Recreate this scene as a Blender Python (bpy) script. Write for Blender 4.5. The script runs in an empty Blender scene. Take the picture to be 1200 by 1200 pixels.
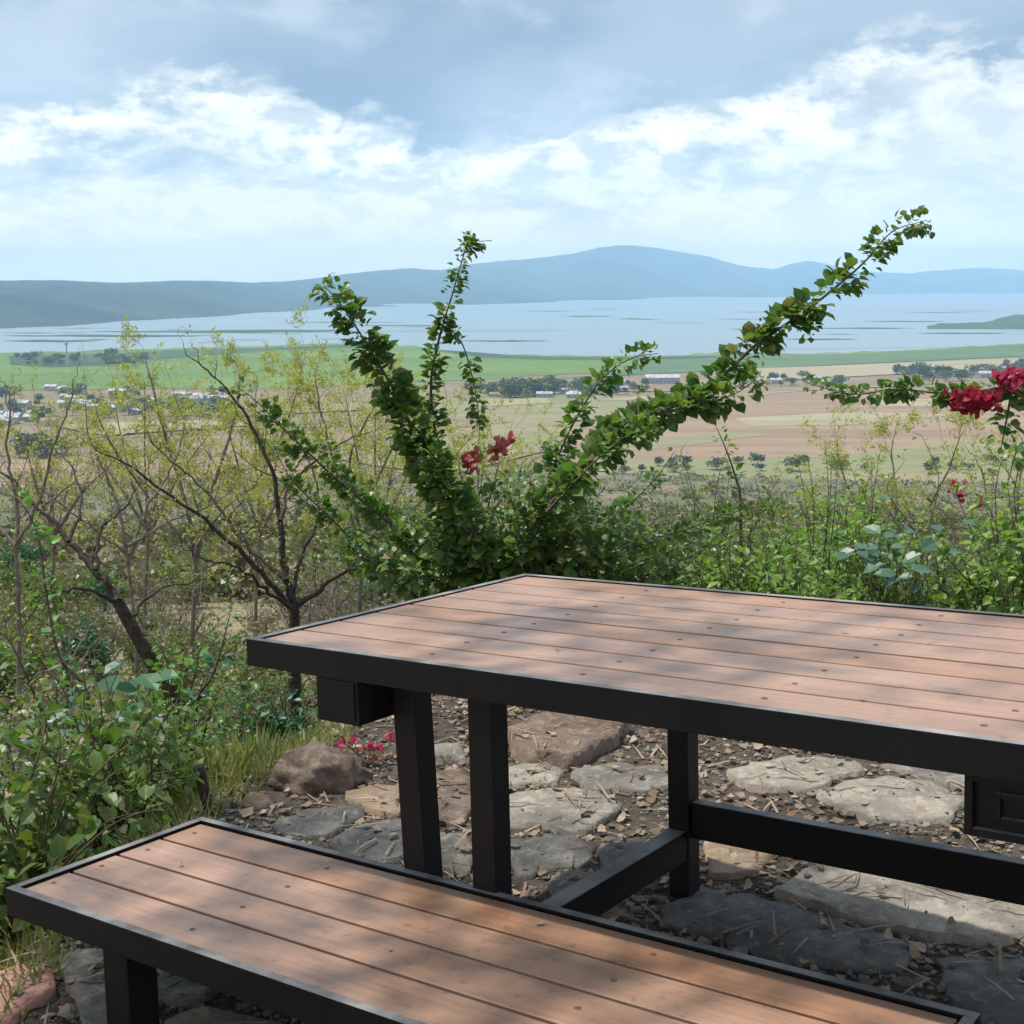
import bpy, bmesh, math, random
import numpy as np
from mathutils import Vector, Matrix, noise as mnoise

sc = bpy.context.scene
R = math.radians
# ------------------------------------------------------------------ camera
HC = 1.45                       # camera height over the patio
TH = 0.16632420                 # pitch below the horizon
FPX = 1596.425                  # focal length in pixels of a 1200 px wide frame
cam_d = bpy.data.cameras.new('camera'); cam = bpy.data.objects.new('camera', cam_d)
sc.collection.objects.link(cam); sc.camera = cam
cam.location = (0, 0, HC); cam.rotation_euler = (math.pi/2 - TH, 0, 0)
cam_d.sensor_width = 36; cam_d.lens = FPX/1200*36
cam_d.clip_start = 0.05; cam_d.clip_end = 120000
# ------------------------------------------------------------------ sun, exposure
TO_SUN = Vector((-0.37, 0.15, 0.92)).normalized()
sun_d = bpy.data.lights.new('sun', 'SUN'); sun = bpy.data.objects.new('sun', sun_d)
sc.collection.objects.link(sun); sun.location = (0, 0, 30)
sun_d.energy = 3.6; sun_d.angle = R(1.2); sun_d.color = (1.0, 0.95, 0.87)
sun.rotation_euler = TO_SUN.to_track_quat('Z', 'Y').to_euler()
sc.view_settings.view_transform = 'Standard'; sc.view_settings.look = 'None'
sc.view_settings.exposure = 0.58; sc.view_settings.gamma = 1.0
sc.render.engine = 'CYCLES'
sc.cycles.max_bounces = 6; sc.cycles.diffuse_bounces = 2; sc.cycles.glossy_bounces = 2
sc.cycles.transmission_bounces = 3; sc.cycles.transparent_max_bounces = 6; sc.cycles.volume_bounces = 1

# ------------------------------------------------------------------ world: sky with cloud layers
world = bpy.data.worlds.new('World'); sc.world = world; world.use_nodes = True
nt = world.node_tree; nt.nodes.clear()
class NB:
    """tiny helper to write node trees"""
    def __init__(s, nt): s.nt = nt
    def n(s, t, **kw):
        nd = s.nt.nodes.new(t)
        for k, v in kw.items(): setattr(nd, k, v)
        return nd
    def put(s, sock, v):
        if isinstance(v, bpy.types.NodeSocket): s.nt.links.new(v, sock)
        else: sock.default_value = v
    def m(s, op, a, b=0.0, c=0.0, clamp=False):
        nd = s.n('ShaderNodeMath', operation=op, use_clamp=clamp)
        s.put(nd.inputs[0], a); s.put(nd.inputs[1], b)
        if len(nd.inputs) > 2: s.put(nd.inputs[2], c)
        return nd.outputs[0]
    def ss(s, x, lo, hi):
        nd = s.n('ShaderNodeMapRange', interpolation_type='SMOOTHSTEP')
        s.put(nd.inputs[0], x); s.put(nd.inputs[1], lo); s.put(nd.inputs[2], hi)
        return nd.outputs[0]
    def mix(s, f, a, b):
        nd = s.n('ShaderNodeMix', data_type='RGBA')
        s.put(nd.inputs[0], f); s.put(nd.inputs[6], a); s.put(nd.inputs[7], b)
        return nd.outputs[2]
    def xyz(s, x, y, z):
        nd = s.n('ShaderNodeCombineXYZ')
        for i, v in enumerate((x, y, z)): s.put(nd.inputs[i], v)
        return nd.outputs[0]
    def noise(s, vec, scale, detail=4, rough=.55, dist=0.0):
        nd = s.n('ShaderNodeTexNoise')
        s.put(nd.inputs['Vector'], vec); nd.inputs['Scale'].default_value = scale
        nd.inputs['Detail'].default_value = detail; nd.inputs['Roughness'].default_value = rough
        nd.inputs['Distortion'].default_value = dist
        return nd.outputs[0]
w = NB(nt)
tc = w.n('ShaderNodeTexCoord'); sep = w.n('ShaderNodeSeparateXYZ'); nt.links.new(tc.outputs['Generated'], sep.inputs[0])
az = w.m('ARCTAN2', sep.outputs[0], sep.outputs[1]); el = sep.outputs[2]
sky = w.n('ShaderNodeTexSky', sky_type='NISHITA'); sky.sun_disc = False
sky.sun_elevation = math.asin(TO_SUN.z); sky.sun_rotation = math.atan2(TO_SUN.x, TO_SUN.y)
cv = w.n('ShaderNodeFloatCurve'); w.put(cv.inputs['Value'], w.m('ADD', az, 0.5))
pts = [(0, 165), (120, 142), (200, 112), (250, 112), (330, 130), (420, 172), (500, 182), (560, 172), (700, 150), (800, 146), (900, 130), (1000, 110), (1100, 98), (1200, 100)]
c0 = cv.mapping.curves[0]
c0.points[0].location = (0.0, .11/.25); c0.points[1].location = (1.0, .14/.25)
for px, py in pts: c0.points.new((px-600)/FPX+.5, (332-py)/FPX/.25)
for p_ in c0.points: p_.handle_type = 'AUTO'
cv.mapping.update()
bnd = w.m('MULTIPLY', cv.outputs[0], .25)
v1 = w.xyz(w.m('MULTIPLY', az, 1.0), w.m('MULTIPLY', el, 1.9), 3.7)
v2 = w.xyz(w.m('MULTIPLY', az, 1.0), w.m('MULTIPLY', el, 4.2), 1.3)
nA = w.noise(v1, 9, 8, .6, .35); nB = w.noise(w.xyz(az, w.m('MULTIPLY', el, 3.0), 7.9), 9, 8, .62, .3); nC = w.noise(v1, 3.2, 5, .5, .2); nD = w.noise(v1, 26, 6, .62, .1)
d = w.m('ADD', w.m('SUBTRACT', el, bnd), w.m('ADD', w.m('MULTIPLY', w.m('SUBTRACT', nA, .5), .11), w.m('MULTIPLY', w.m('SUBTRACT', nD, .5), .07)))
dark = w.ss(d, -.006, .014)
rim = w.m('MULTIPLY', w.ss(d, -.060, -.006), w.m('SUBTRACT', 1.0, dark))
lowcol = w.mix(w.m('MULTIPLY', w.ss(w.m('ADD', nB, w.m('MULTIPLY', w.m('SUBTRACT', nD, .5), .25)), .46, .62), .8), (.68, .68, .68, 1), (.22, .295, .365, 1))
lowcol = w.mix(w.m('MULTIPLY', w.ss(nD, .52, .40), .50), lowcol, (.30, .37, .44, 1))
lowcol = w.mix(w.m('MULTIPLY', rim, w.ss(nD, .38, .62)), lowcol, (.92, .90, .88, 1))
lowcol = w.mix(w.m('MULTIPLY', w.ss(el, .085, .0), .80), lowcol, (.92, .60, .50, 1))
dk = w.mix(w.ss(nC, .40, .60), (.18, .25, .36, 1), (.33, .40, .505, 1))
dk = w.mix(w.m('MULTIPLY', w.ss(nA, .50, .70), .5), dk, (.56, .61, .68, 1))
left = w.ss(az, -.23, -.33)
dk = w.mix(w.m('MULTIPLY', left, w.m('MULTIPLY', w.ss(nA, .42, .6), .7)), dk, (.42, .48, .57, 1))
right = w.ss(az, .17, .30)
lowcol = w.mix(w.m('MULTIPLY', right, .45), lowcol, (.60, .61, .62, 1))
cl = w.mix(dark, lowcol, dk)
high = w.mix(w.ss(nA, .42, .62), (.34, .45, .60, 1), (.72, .80, .88, 1))
cl = w.mix(w.ss(el, .24, .40), cl, high)
# light from the clouds is dimmed by the air on its way; the clouds themselves are that much brighter
tau = w.m('MULTIPLY', w.m('MINIMUM', w.m('DIVIDE', 560.0, w.m('MAXIMUM', el, .004)), 22000.0), 1.05e-4*.62)
bg1 = w.n('ShaderNodeBackground'); nt.links.new(sky.outputs[0], bg1.inputs[0]); bg1.inputs[1].default_value = 0.10
bg2 = w.n('ShaderNodeBackground'); nt.links.new(cl, bg2.inputs[0]); w.put(bg2.inputs[1], w.m('MULTIPLY', w.m('EXPONENT', tau), .80))
mx = w.n('ShaderNodeMixShader'); w.put(mx.inputs[0], w.ss(nC, .12, .30))
nt.links.new(bg1.outputs[0], mx.inputs[1]); nt.links.new(bg2.outputs[0], mx.inputs[2])
wo = w.n('ShaderNodeOutputWorld'); nt.links.new(mx.outputs[0], wo.inputs[0])
world.cycles.sampling_method = 'MANUAL'; world.cycles.sample_map_resolution = 1024

# ------------------------------------------------------------------ helpers
CT, ST = math.cos(TH), math.sin(TH)
def ray(px, py):
    a, b = (px-600)/FPX, (py-600)/FPX
    return Vector((a, CT - b*ST, -ST - b*CT))
def pt(px, py, Y):                      # the point at distance Y ahead seen at that place
    d = ray(px, py); return Vector((0, 0, HC)) + d*(Y/d.y)
def on_z(px, py, z):
    d = ray(px, py); return Vector((0, 0, HC)) + d*((z-HC)/d.z)
PLAIN = HC - 100.0

PROF = [(0, 0), (.5, .16), (1, .42), (3, 1.15), (6, 2.0), (15, 3.9), (30, 7), (60, 12.5), (150, 28), (300, 51), (500, 76), (740, 101.45)]
def edge_r(a):
    xs = [-1.2, -.40, -.36, -.24, -.12, 0, .2, .36, .6, 1.2]; ys = [2.6, 2.7, 2.9, 3.7, 4.35, 5.0, 5.3, 5.3, 5.6, 6]
    if a < xs[0] or a > xs[-1]: return 9.0 if abs(a) > 1.6 else float(np.interp(a, xs, ys))
    return float(np.interp(a, xs, ys))
PX = [p[0] for p in PROF]; PY = [p[1] for p in PROF]
def G(x, y):                            # height of the ground
    r = math.hypot(x, y); a = math.atan2(x, y)
    s = r - edge_r(a)
    n = mnoise.fractal(Vector((x*.9, y*.9, 0)), .8, 2.0, 4)*.012
    if s <= 0: return n + .0
    z = -float(np.interp(s, PX, PY))
    amp = min(1, s/4)
    n2 = mnoise.fractal(Vector((x*.25, y*.25, 5)), .8, 2.0, 4)*.12*amp
    n3 = mnoise.fractal(Vector((x*.02, y*.02, 9)), .9, 2.0, 4)*min(3.5, s*.03)*max(0, min(1, (740-s)/150))
    return max(z + n + n2 + n3, PLAIN)
def gpt(px, Y):
    z = 0.0
    for _ in range(6):
        dep = Y*CT - (z-HC)*ST; x = (px-600)/FPX*dep; z = G(x, Y)
    return Vector((x, Y, z))

class MB:
    """collects vertices and faces, links them as one mesh object"""
    def __init__(s): s.v = []; s.f = []; s.mi = []; s.nv = 0; s.smooth = []
    def add(s, v, f, mi=0, smooth=True):
        v = np.asarray(v, dtype=np.float64).reshape(-1, 3)
        o = s.nv; s.v.append(v); s.nv += len(v)
        s.f.extend([tuple(int(i)+o for i in q) for q in f]); s.mi.extend([mi]*len(f)); s.smooth.extend([smooth]*len(f))
    def addarr(s, v, f, mi=0, smooth=False):      # v (n,3), f (m,k) arrays
        o = s.nv; s.v.append(v.reshape(-1, 3)); s.nv += v.reshape(-1, 3).shape[0]
        f = (f + o).tolist(); s.f.extend(f); s.mi.extend([mi]*len(f)); s.smooth.extend([smooth]*len(f))
    def box(s, x0, x1, y0, y1, z0, z1, mi=0):
        v = [(x, y, z) for x in (x0, x1) for y in (y0, y1) for z in (z0, z1)]
        s.add(v, [(0, 1, 3, 2), (4, 6, 7, 5), (0, 4, 5, 1), (2, 3, 7, 6), (0, 2, 6, 4), (1, 5, 7, 3)], mi, False)
    def tube(s, P, Rr, n=5, mi=0):
        P = np.array([tuple(p) for p in P]); m = len(P)
        if m < 2: return
        T = np.gradient(P, axis=0); T /= (np.linalg.norm(T, axis=1)[:, None]+1e-9)
        ref = np.array([.3, .2, .93]); U = np.cross(T, ref); U /= (np.linalg.norm(U, axis=1)[:, None]+1e-9); V = np.cross(T, U)
        an = np.arange(n)/n*2*math.pi; Rr = np.asarray(Rr)
        pts = P[:, None, :] + Rr[:, None, None]*(np.cos(an)[None, :, None]*U[:, None, :] + np.sin(an)[None, :, None]*V[:, None, :])
        i = np.arange(m-1)[:, None]*n; j = np.arange(n)[None, :]; k = (j+1) % n
        f = np.stack([i+j, i+k, i+n+k, i+n+j], -1).reshape(-1, 4)
        s.addarr(pts.reshape(-1, 3), f, mi, True)
    def build(s, name, mats, parent=None, bevel=0.0):
        me = bpy.data.meshes.new(name)
        V = np.concatenate(s.v) if s.v else np.zeros((0, 3))
        me.vertices.add(len(V)); me.vertices.foreach_set('co', V.ravel())
        nl = sum(len(q) for q in s.f); me.loops.add(nl); me.polygons.add(len(s.f))
        lt = np.fromiter((len(q) for q in s.f), dtype=np.int32, count=len(s.f))
        ls = np.concatenate([[0], np.cumsum(lt)[:-1]]).astype(np.int32) if len(lt) else lt
        me.loops.foreach_set('vertex_index', np.fromiter((i for q in s.f for i in q), dtype=np.int32, count=nl))
        me.polygons.foreach_set('loop_start', ls)
        me.polygons.foreach_set('material_index', np.array(s.mi, dtype=np.int32))
        me.polygons.foreach_set('use_smooth', np.array(s.smooth, dtype=bool))
        me.update(calc_edges=True)
        for m_ in (mats if isinstance(mats, (list, tuple)) else [mats]): me.materials.append(m_)
        o = bpy.data.objects.new(name, me); sc.collection.objects.link(o)
        if parent: o.parent = parent
        if bevel:
            b = o.modifiers.new('bevel', 'BEVEL'); b.width = bevel; b.segments = 2; b.limit_method = 'ANGLE'; b.harden_normals = False
        return o
def tag(o, label=None, cat=None, group=None, kind=None):
    for k, v in (('label', label), ('category', cat), ('group', group), ('kind', kind)):
        if v: o[k] = v
    return o
def empty(name, loc=(0, 0, 0)):
    o = bpy.data.objects.new(name, None); sc.collection.objects.link(o); o.location = loc; o.empty_display_size = .1
    return o
def copy_tree(o, parent=None):
    c = o.copy(); sc.collection.objects.link(c); c.parent = parent
    for ch in list(o.children): copy_tree(ch, c)
    return c

# ------------------------------------------------------------------ materials
def newmat(name):
    m = bpy.data.materials.new(name); m.use_nodes = True; n = m.node_tree; n.nodes.clear()
    b = NB(n); out = b.n('ShaderNodeOutputMaterial'); return m, b, out
def principled(b, out, col, rough=.6, spec=.5, bump=None, bstr=.3, bdist=.01, metal=0.0):
    p = b.n('ShaderNodeBsdfPrincipled'); b.put(p.inputs['Base Color'], col); b.put(p.inputs['Roughness'], rough)
    p.inputs['Specular IOR Level'].default_value = spec; p.inputs['Metallic'].default_value = metal
    if bump is not None:
        bp = b.n('ShaderNodeBump'); b.put(bp.inputs['Height'], bump); bp.inputs['Strength'].default_value = bstr; bp.inputs['Distance'].default_value = bdist
        b.nt.links.new(bp.outputs[0], p.inputs['Normal'])
    b.nt.links.new(p.outputs[0], out.inputs[0]); return p
def coord(b, kind='Object', sx=1, sy=1, sz=1):
    t = b.n('ShaderNodeTexCoord'); mp = b.n('ShaderNodeMapping'); b.nt.links.new(t.outputs[kind], mp.inputs[0])
    mp.inputs['Scale'].default_value = (sx, sy, sz); return mp.outputs[0]
def simple(name, c1, c2, scale=20, rough=.7, spec=.4, bs=.3, bd=.01, det=5):
    m, b, o = newmat(name); v = coord(b); n = b.noise(v, scale, det, .6)
    n2 = b.noise(v, scale*4.3, 4, .6)
    f = b.ss(b.m('ADD', b.m('MULTIPLY', n, .65), b.m('MULTIPLY', n2, .35)), .36, .64)
    principled(b, o, b.mix(f, (*c1, 1), (*c2, 1)), rough, spec, n2, bs, bd); return m
def leafmat(name, cols, trans=.35, rough=.42, tcol=None):
    """leaf colours vary from leaf to leaf; thin leaves let light through"""
    m, b, o = newmat(name); g = b.n('ShaderNodeNewGeometry')
    r = b.n('ShaderNodeValToRGB'); b.nt.links.new(g.outputs['Random Per Island'], r.inputs[0])
    e = r.color_ramp.elements; e[0].color = (*cols[0], 1); e[1].color = (*cols[-1], 1); e[1].position = 1
    for i, c in enumerate(cols[1:-1]): k = e.new((i+1)/(len(cols)-1)); k.color = (*c, 1)
    p = b.n('ShaderNodeBsdfPrincipled'); b.nt.links.new(r.outputs[0], p.inputs['Base Color'])
    p.inputs['Roughness'].default_value = rough; p.inputs['Specular IOR Level'].default_value = .45
    t = b.n('ShaderNodeBsdfTranslucent')
    tm = b.n('ShaderNodeMix', data_type='RGBA', blend_type='MULTIPLY'); tm.inputs[0].default_value = 1
    b.nt.links.new(r.outputs[0], tm.inputs[6]); tm.inputs[7].default_value = (*(tcol or (1.5, 1.7, .8)), 1)
    b.nt.links.new(tm.outputs[2], t.inputs[0])
    x = b.n('ShaderNodeMixShader'); x.inputs[0].default_value = trans
    b.nt.links.new(p.outputs[0], x.inputs[1]); b.nt.links.new(t.outputs[0], x.inputs[2]); b.nt.links.new(x.outputs[0], o.inputs[0]); return m
M = {}
M['boug'] = leafmat('bougainvillea_leaf', [(.045, .10, .025), (.075, .155, .035), (.12, .205, .04), (.06, .135, .04), (.18, .25, .06), (.16, .15, .06)])
M['green'] = leafmat('green_leaf', [(.045, .10, .02), (.09, .16, .03), (.14, .21, .04), (.06, .12, .025), (.20, .22, .07), (.10, .09, .04)])
M['fresh'] = leafmat('fresh_leaf', [(.07, .18, .02), (.12, .25, .03), (.09, .20, .03)])
M['bright'] = leafmat('sunlit_leaf', [(.10, .20, .03), (.16, .27, .04), (.22, .31, .06), (.12, .22, .05)])  # lighter copy of the green leaf, sunlight put into the colour
M['deep'] = leafmat('deep_leaf', [(.025, .08, .03), (.04, .12, .05), (.06, .15, .06)])
M['blue'] = leafmat('bluish_leaf', [(.05, .12, .065), (.08, .16, .10), (.04, .10, .05)], .2)
M['feather'] = leafmat('feathery_leaf', [(.28, .31, .06), (.40, .40, .08), (.22, .27, .06), (.36, .33, .10), (.28, .22, .12)], .4)
M['olive'] = leafmat('olive_leaf', [(.10, .12, .045), (.15, .16, .06), (.08, .11, .04), (.18, .17, .09)])
M['dry'] = leafmat('dry_leaf', [(.20, .16, .10), (.15, .12, .08), (.25, .20, .12), (.16, .15, .08)], .2, .7)
M['yellow'] = leafmat('yellow_leaf', [(.38, .30, .08), (.45, .30, .12), (.25, .25, .06)], .3)
M['grass'] = leafmat('grass_blade', [(.14, .19, .05), (.24, .24, .09), (.34, .29, .14), (.10, .16, .04), (.28, .24, .12)], .3, .6)
M['red'] = leafmat('red_bract', [(.30, .02, .045), (.42, .035, .07), (.24, .015, .03)], .35, .5, (1.3, .9, 1))
M['pink'] = leafmat('pink_bract', [(.42, .05, .11), (.5, .08, .16), (.36, .03, .08)], .35, .5, (1.3, .9, 1))
M['coral'] = leafmat('coral_bract', [(.48, .14, .13), (.42, .10, .09), (.52, .2, .16)], .35, .5, (1.3, .9, 1))
M['bark'] = simple('bark', (.055, .04, .032), (.16, .125, .10), 30, .85, .2, .6, .01)
M['darkbark'] = simple('dark_bark', (.03, .023, .02), (.085, .065, .052), 30, .85, .2, .6, .01)
M['twig'] = simple('grey_twig', (.10, .08, .065), (.22, .185, .16), 20, .85, .2)
M['stem'] = simple('green_stem', (.07, .08, .03), (.14, .11, .06), 20, .7, .3)

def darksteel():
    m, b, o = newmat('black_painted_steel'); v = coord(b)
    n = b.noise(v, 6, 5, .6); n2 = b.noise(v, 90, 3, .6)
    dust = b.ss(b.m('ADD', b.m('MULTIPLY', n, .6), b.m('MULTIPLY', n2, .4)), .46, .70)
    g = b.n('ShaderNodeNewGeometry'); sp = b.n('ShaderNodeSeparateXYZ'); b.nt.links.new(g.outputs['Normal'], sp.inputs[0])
    up = b.m('MULTIPLY', b.ss(sp.outputs[2], .75, .98), b.m('ADD', .35, b.m('MULTIPLY', b.ss(n, .35, .65), .65)))  # paler upward faces: settled dust, and top sheen put into the colour
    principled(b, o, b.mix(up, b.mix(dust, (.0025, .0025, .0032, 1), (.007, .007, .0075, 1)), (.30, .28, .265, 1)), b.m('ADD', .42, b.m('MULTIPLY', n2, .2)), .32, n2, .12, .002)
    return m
M['steel'] = darksteel(); M['steel_gap'] = simple('gap_shade_steel', (.003, .003, .003), (.006, .006, .006), 30, .6, .2)  # second one: near-black under-frame, shade of the board gaps put into its colour
def boardmat(name, tint):
    m, b, o = newmat(name); g = b.n('ShaderNodeNewGeometry')
    v = coord(b, 'Object', 1.2, 26, 10); v0 = coord(b)
    grain = b.noise(v, 3.0, 6, .62, .2); fine = b.noise(coord(b, 'Object', 6, 160, 40), 3, 3, .5); blot = b.noise(v0, 3.2, 4, .55, .3); sp = b.noise(v0, 42, 3, .6)
    c = b.mix(b.ss(grain, .3, .7), tuple(t*.86 for t in tint)+(1,), tuple(t*1.12 for t in tint)+(1,))
    c = b.mix(b.m('MULTIPLY', b.ss(blot, .44, .66), .5), c, (tint[0]*1.15, tint[1]*1.3, tint[2]*1.4, 1))
    c = b.mix(b.m('MULTIPLY', b.ss(sp, .58, .72), .5), c, (tint[0]*.55, tint[1]*.45, tint[2]*.42, 1))
    rr = g.outputs['Random Per Island']
    hs = b.n('ShaderNodeHueSaturation'); b.put(hs.inputs['Color'], c); b.put(hs.inputs['Value'], b.m('ADD', .95, b.m('MULTIPLY', rr, .1)))
    b.put(hs.inputs['Saturation'], b.m('ADD', .92, b.m('MULTIPLY', b.m('FRACT', b.m('MULTIPLY', rr, 7.3)), .2)))
    rg = b.m('ADD', .30, b.m('MULTIPLY', b.ss(blot, .3, .7), .16))
    principled(b, o, hs.outputs[0], rg, .5, b.m('ADD', fine, b.m('MULTIPLY', sp, .6)), .10, .002); return m
M['board'] = boardmat('brown_composite_board', (.345, .196, .126))
M['screw'] = simple('rusty_screw', (.10, .045, .03), (.18, .09, .06), 300, .5)

def stone(name, c1, c2, c3):
    m, b, o = newmat(name); v = coord(b); n = b.noise(v, 3.5, 6, .62, .3); f = b.noise(v, 26, 8, .7); q = b.noise(v, 120, 3, .6)
    c = b.mix(b.ss(n, .36, .62), (*c1, 1), (*c2, 1)); c = b.mix(b.ss(f, .47, .66), c, (*c3, 1))
    c = b.mix(b.m('MULTIPLY', b.ss(q, .55, .7), .4), c, (c1[0]*.5, c1[1]*.5, c1[2]*.5, 1))
    principled(b, o, c, .85, .3, b.m('ADD', f, b.m('MULTIPLY', q, .35)), .7, .012); return m
M['stone_grey'] = stone('grey_stone', (.11, .10, .088), (.19, .17, .145), (.27, .245, .205))
M['stone_pale'] = stone('pale_stone', (.20, .175, .145), (.30, .265, .215), (.39, .35, .285))
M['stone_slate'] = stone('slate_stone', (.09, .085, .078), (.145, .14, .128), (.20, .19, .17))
M['stone_tan'] = stone('tan_stone', (.20, .14, .09), (.28, .20, .14), (.34, .26, .18))
M['stone_pink'] = stone('pink_stone', (.38, .17, .14), (.50, .26, .21), (.55, .33, .26))
M['stone_brown'] = stone('brown_stone', (.10, .07, .05), (.18, .13, .10), (.25, .19, .15))
M['pebble'] = leafmat('pebble', [(.12, .10, .08), (.20, .17, .14), (.06, .05, .045), (.30, .27, .23), (.18, .12, .09), (.12, .11, .10), (.09, .07, .05)], 0.0, .85)
M['litter'] = leafmat('litter', [(.26, .17, .10), (.18, .11, .07), (.36, .27, .18), (.30, .22, .16), (.12, .08, .06), (.45, .38, .28)], .1, .8)

def terrainmat():
    m, b, o = newmat('hill_ground'); t = b.n('ShaderNodeTexCoord'); P = t.outputs['Object']
    at = b.n('ShaderNodeAttribute', attribute_name='zone'); z = at.outputs['Fac']
    a = b.noise(P, 1.6, 7, .65); f = b.noise(P, 14, 7, .7); q = b.noise(P, 70, 4, .7); big = b.noise(P, .05, 7, .68); mid = b.noise(P, .22, 7, .68)
    patio = b.mix(b.ss(f, .36, .62), (.05, .04, .031, 1), (.12, .095, .073, 1))
    patio = b.mix(b.m('MULTIPLY', b.ss(a, .45, .62), .6), patio, (.085, .07, .055, 1))
    slope = b.mix(b.ss(a, .40, .60), (.27, .22, .13, 1), (.17, .165, .075, 1))
    slope = b.mix(b.m('MULTIPLY', b.ss(f, .5, .68), .6), slope, (.34, .28, .18, 1))
    slope = b.mix(b.m('MULTIPLY', b.ss(q, .5, .66), .5), slope, (.10, .08, .055, 1))
    far = b.mix(b.ss(big, .42, .58), (.19, .155, .11, 1), (.12, .125, .06, 1))
    far = b.mix(b.m('MULTIPLY', b.ss(mid, .50, .62), .7), far, (.08, .075, .045, 1))
    c = b.mix(b.ss(z, .02, .10), patio, slope); c = b.mix(b.ss(z, .35, .6), c, far)
    principled(b, o, c, .95, .15, b.m('ADD', f, q), .6, .03); return m
M['terrain'] = terrainmat()
def fieldmat(name, c1, c2, c3, sx=.004, sy=.02, sc_=1.0, rough=.95):
    m, b, o = newmat(name); v = coord(b, 'Object', sx*sc_, sy*sc_, 1); v2 = coord(b, 'Object', .012, .04, 1)
    n = b.noise(v, 1, 7, .62, .6); n2 = b.noise(v2, 1.6, 8, .68)
    c = b.mix(b.ss(n, .40, .60), (*c1, 1), (*c2, 1)); c = b.mix(b.m('MULTIPLY', b.ss(n2, .48, .68), .7), c, (*c3, 1))
    principled(b, o, c, rough, .1); return m
M['plain'] = fieldmat('plain_soil', (.20, .15, .095), (.24, .175, .115), (.12, .115, .06))
M['field_pink'] = fieldmat('ploughed_field', (.24, .165, .105), (.29, .205, .14), (.18, .13, .085), .003, .02)
M['field_tan'] = fieldmat('stubble_field', (.33, .27, .18), (.28, .24, .14), (.22, .22, .11), .003, .02)
M['field_olive'] = fieldmat('weedy_field', (.25, .21, .12), (.20, .20, .10), (.14, .16, .07), .004, .02)
M['marsh'] = fieldmat('marsh_green', (.10, .165, .035), (.15, .21, .045), (.07, .11, .04), .0012, .006)
M['marsh_dark'] = fieldmat('marsh_dull', (.075, .13, .06), (.11, .16, .07), (.05, .09, .05), .0012, .006)
M['reeds'] = fieldmat('reed_belt', (.045, .075, .04), (.06, .10, .05), (.035, .06, .035), .002, .008)
def watermat():
    m, b, o = newmat('lake_water'); v = coord(b, 'Object', .0006, .003, 1); v2 = coord(b, 'Object', .003, .02, 1)
    n = b.noise(v, 1.2, 8, .66, .5); n2 = b.noise(v2, 1, 5, .6)
    f = b.ss(b.m('ADD', b.m('MULTIPLY', n, .8), b.m('MULTIPLY', n2, .2)), .54, .68)
    c = b.mix(f, (.20, .25, .27, 1), (.12, .16, .165, 1))
    rip = b.noise(coord(b, 'Object', .3, .3, 1), 1, 3, .6)
    principled(b, o, c, b.m('ADD', .30, b.m('MULTIPLY', f, .15)), .5, rip, .2, .3); return m
M['water'] = watermat()
M['mount'] = simple('mountain_scrub', (.010, .026, .032), (.05, .058, .045), .0022, .95, .1, .2, 5, 8)
M['roof'] = simple('pale_sheet_roof', (.22, .23, .25), (.52, .52, .52), .3, .6)
M['roof_red'] = simple('clay_roof', (.30, .13, .09), (.36, .18, .12), .3, .8)
M['wallw'] = simple('house_wall', (.30, .29, .27), (.45, .43, .40), .3, .85)
M['wallg'] = simple('grey_house_wall', (.25, .26, .30), (.34, .35, .38), .3, .85)
M['hole'] = simple('dark_opening', (.03, .03, .035), (.05, .05, .05), .3, .5)
M['tree_far'] = leafmat('far_tree_leaf', [(.03, .06, .025), (.045, .085, .035), (.06, .10, .04)], .1, .7)
M['tree_far2'] = leafmat('far_olive_leaf', [(.08, .10, .035), (.11, .12, .05), (.06, .085, .03)], .1, .7)

# ------------------------------------------------------------------ terrain (one sheet)
def terrain():
    fr = np.radians(np.concatenate([np.arange(-32, 32.01, .25), np.arange(36, 325, 6.0)]))
    rr = [0.0]
    r = .35
    while r < 900: rr.append(r); r *= 1.022 if r > 2 else 1.08
    rr += [1000, 1500, 3000, 8000, 20000, 45000]
    V = []; Z = []
    for a in fr:
        er = edge_r(a if a < math.pi else a-2*math.pi)
        for q in rr:
            x, y = q*math.sin(a), q*math.cos(a); V.append((x, y, G(x, y) if q < 950 else PLAIN))
            s = q - er; Z.append(0 if s < -.1 else min(1, (s+.1)/60*1.0 + .0 if s < 0 else .02 + s/5*.1 if s < 5 else .12 + (s-5)/120))
    n, m = len(fr), len(rr)
    i = np.arange(n)[:, None]; j = np.arange(m-1)[None, :]; i2 = (i+1) % n
    F = np.stack([i*m+j, i*m+j+1, i2*m+j+1, i2*m+j], -1).reshape(-1, 4)
    b = MB(); b.addarr(np.array(V), F, 0, True); o = b.build('hillside_ground', M['terrain'])
    a_ = o.data.attributes.new('zone', 'FLOAT', 'POINT'); a_.data.foreach_set('value', np.array(Z, dtype=np.float32))
    me = o.data
    tag(o, kind='structure')
terrain()
def ground_poly(name, px, z, mat, label=None):
    """a patch of land or water lying flat on the plain; outline given by where its corners lie"""
    V = [on_z(x, y, PLAIN) for x, y in px]
    b = MB(); b.add([(p.x, p.y, PLAIN+z) for p in V], [tuple(range(len(V)))], 0, False)
    o = b.build(name, mat); bm = bmesh.new(); bm.from_mesh(o.data); bmesh.ops.triangulate(bm, faces=bm.faces[:])
    for f in bm.faces:
        if f.normal.z < 0: f.normal_flip()
    bm.to_mesh(o.data); bm.free(); tag(o, kind='structure'); return o
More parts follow.
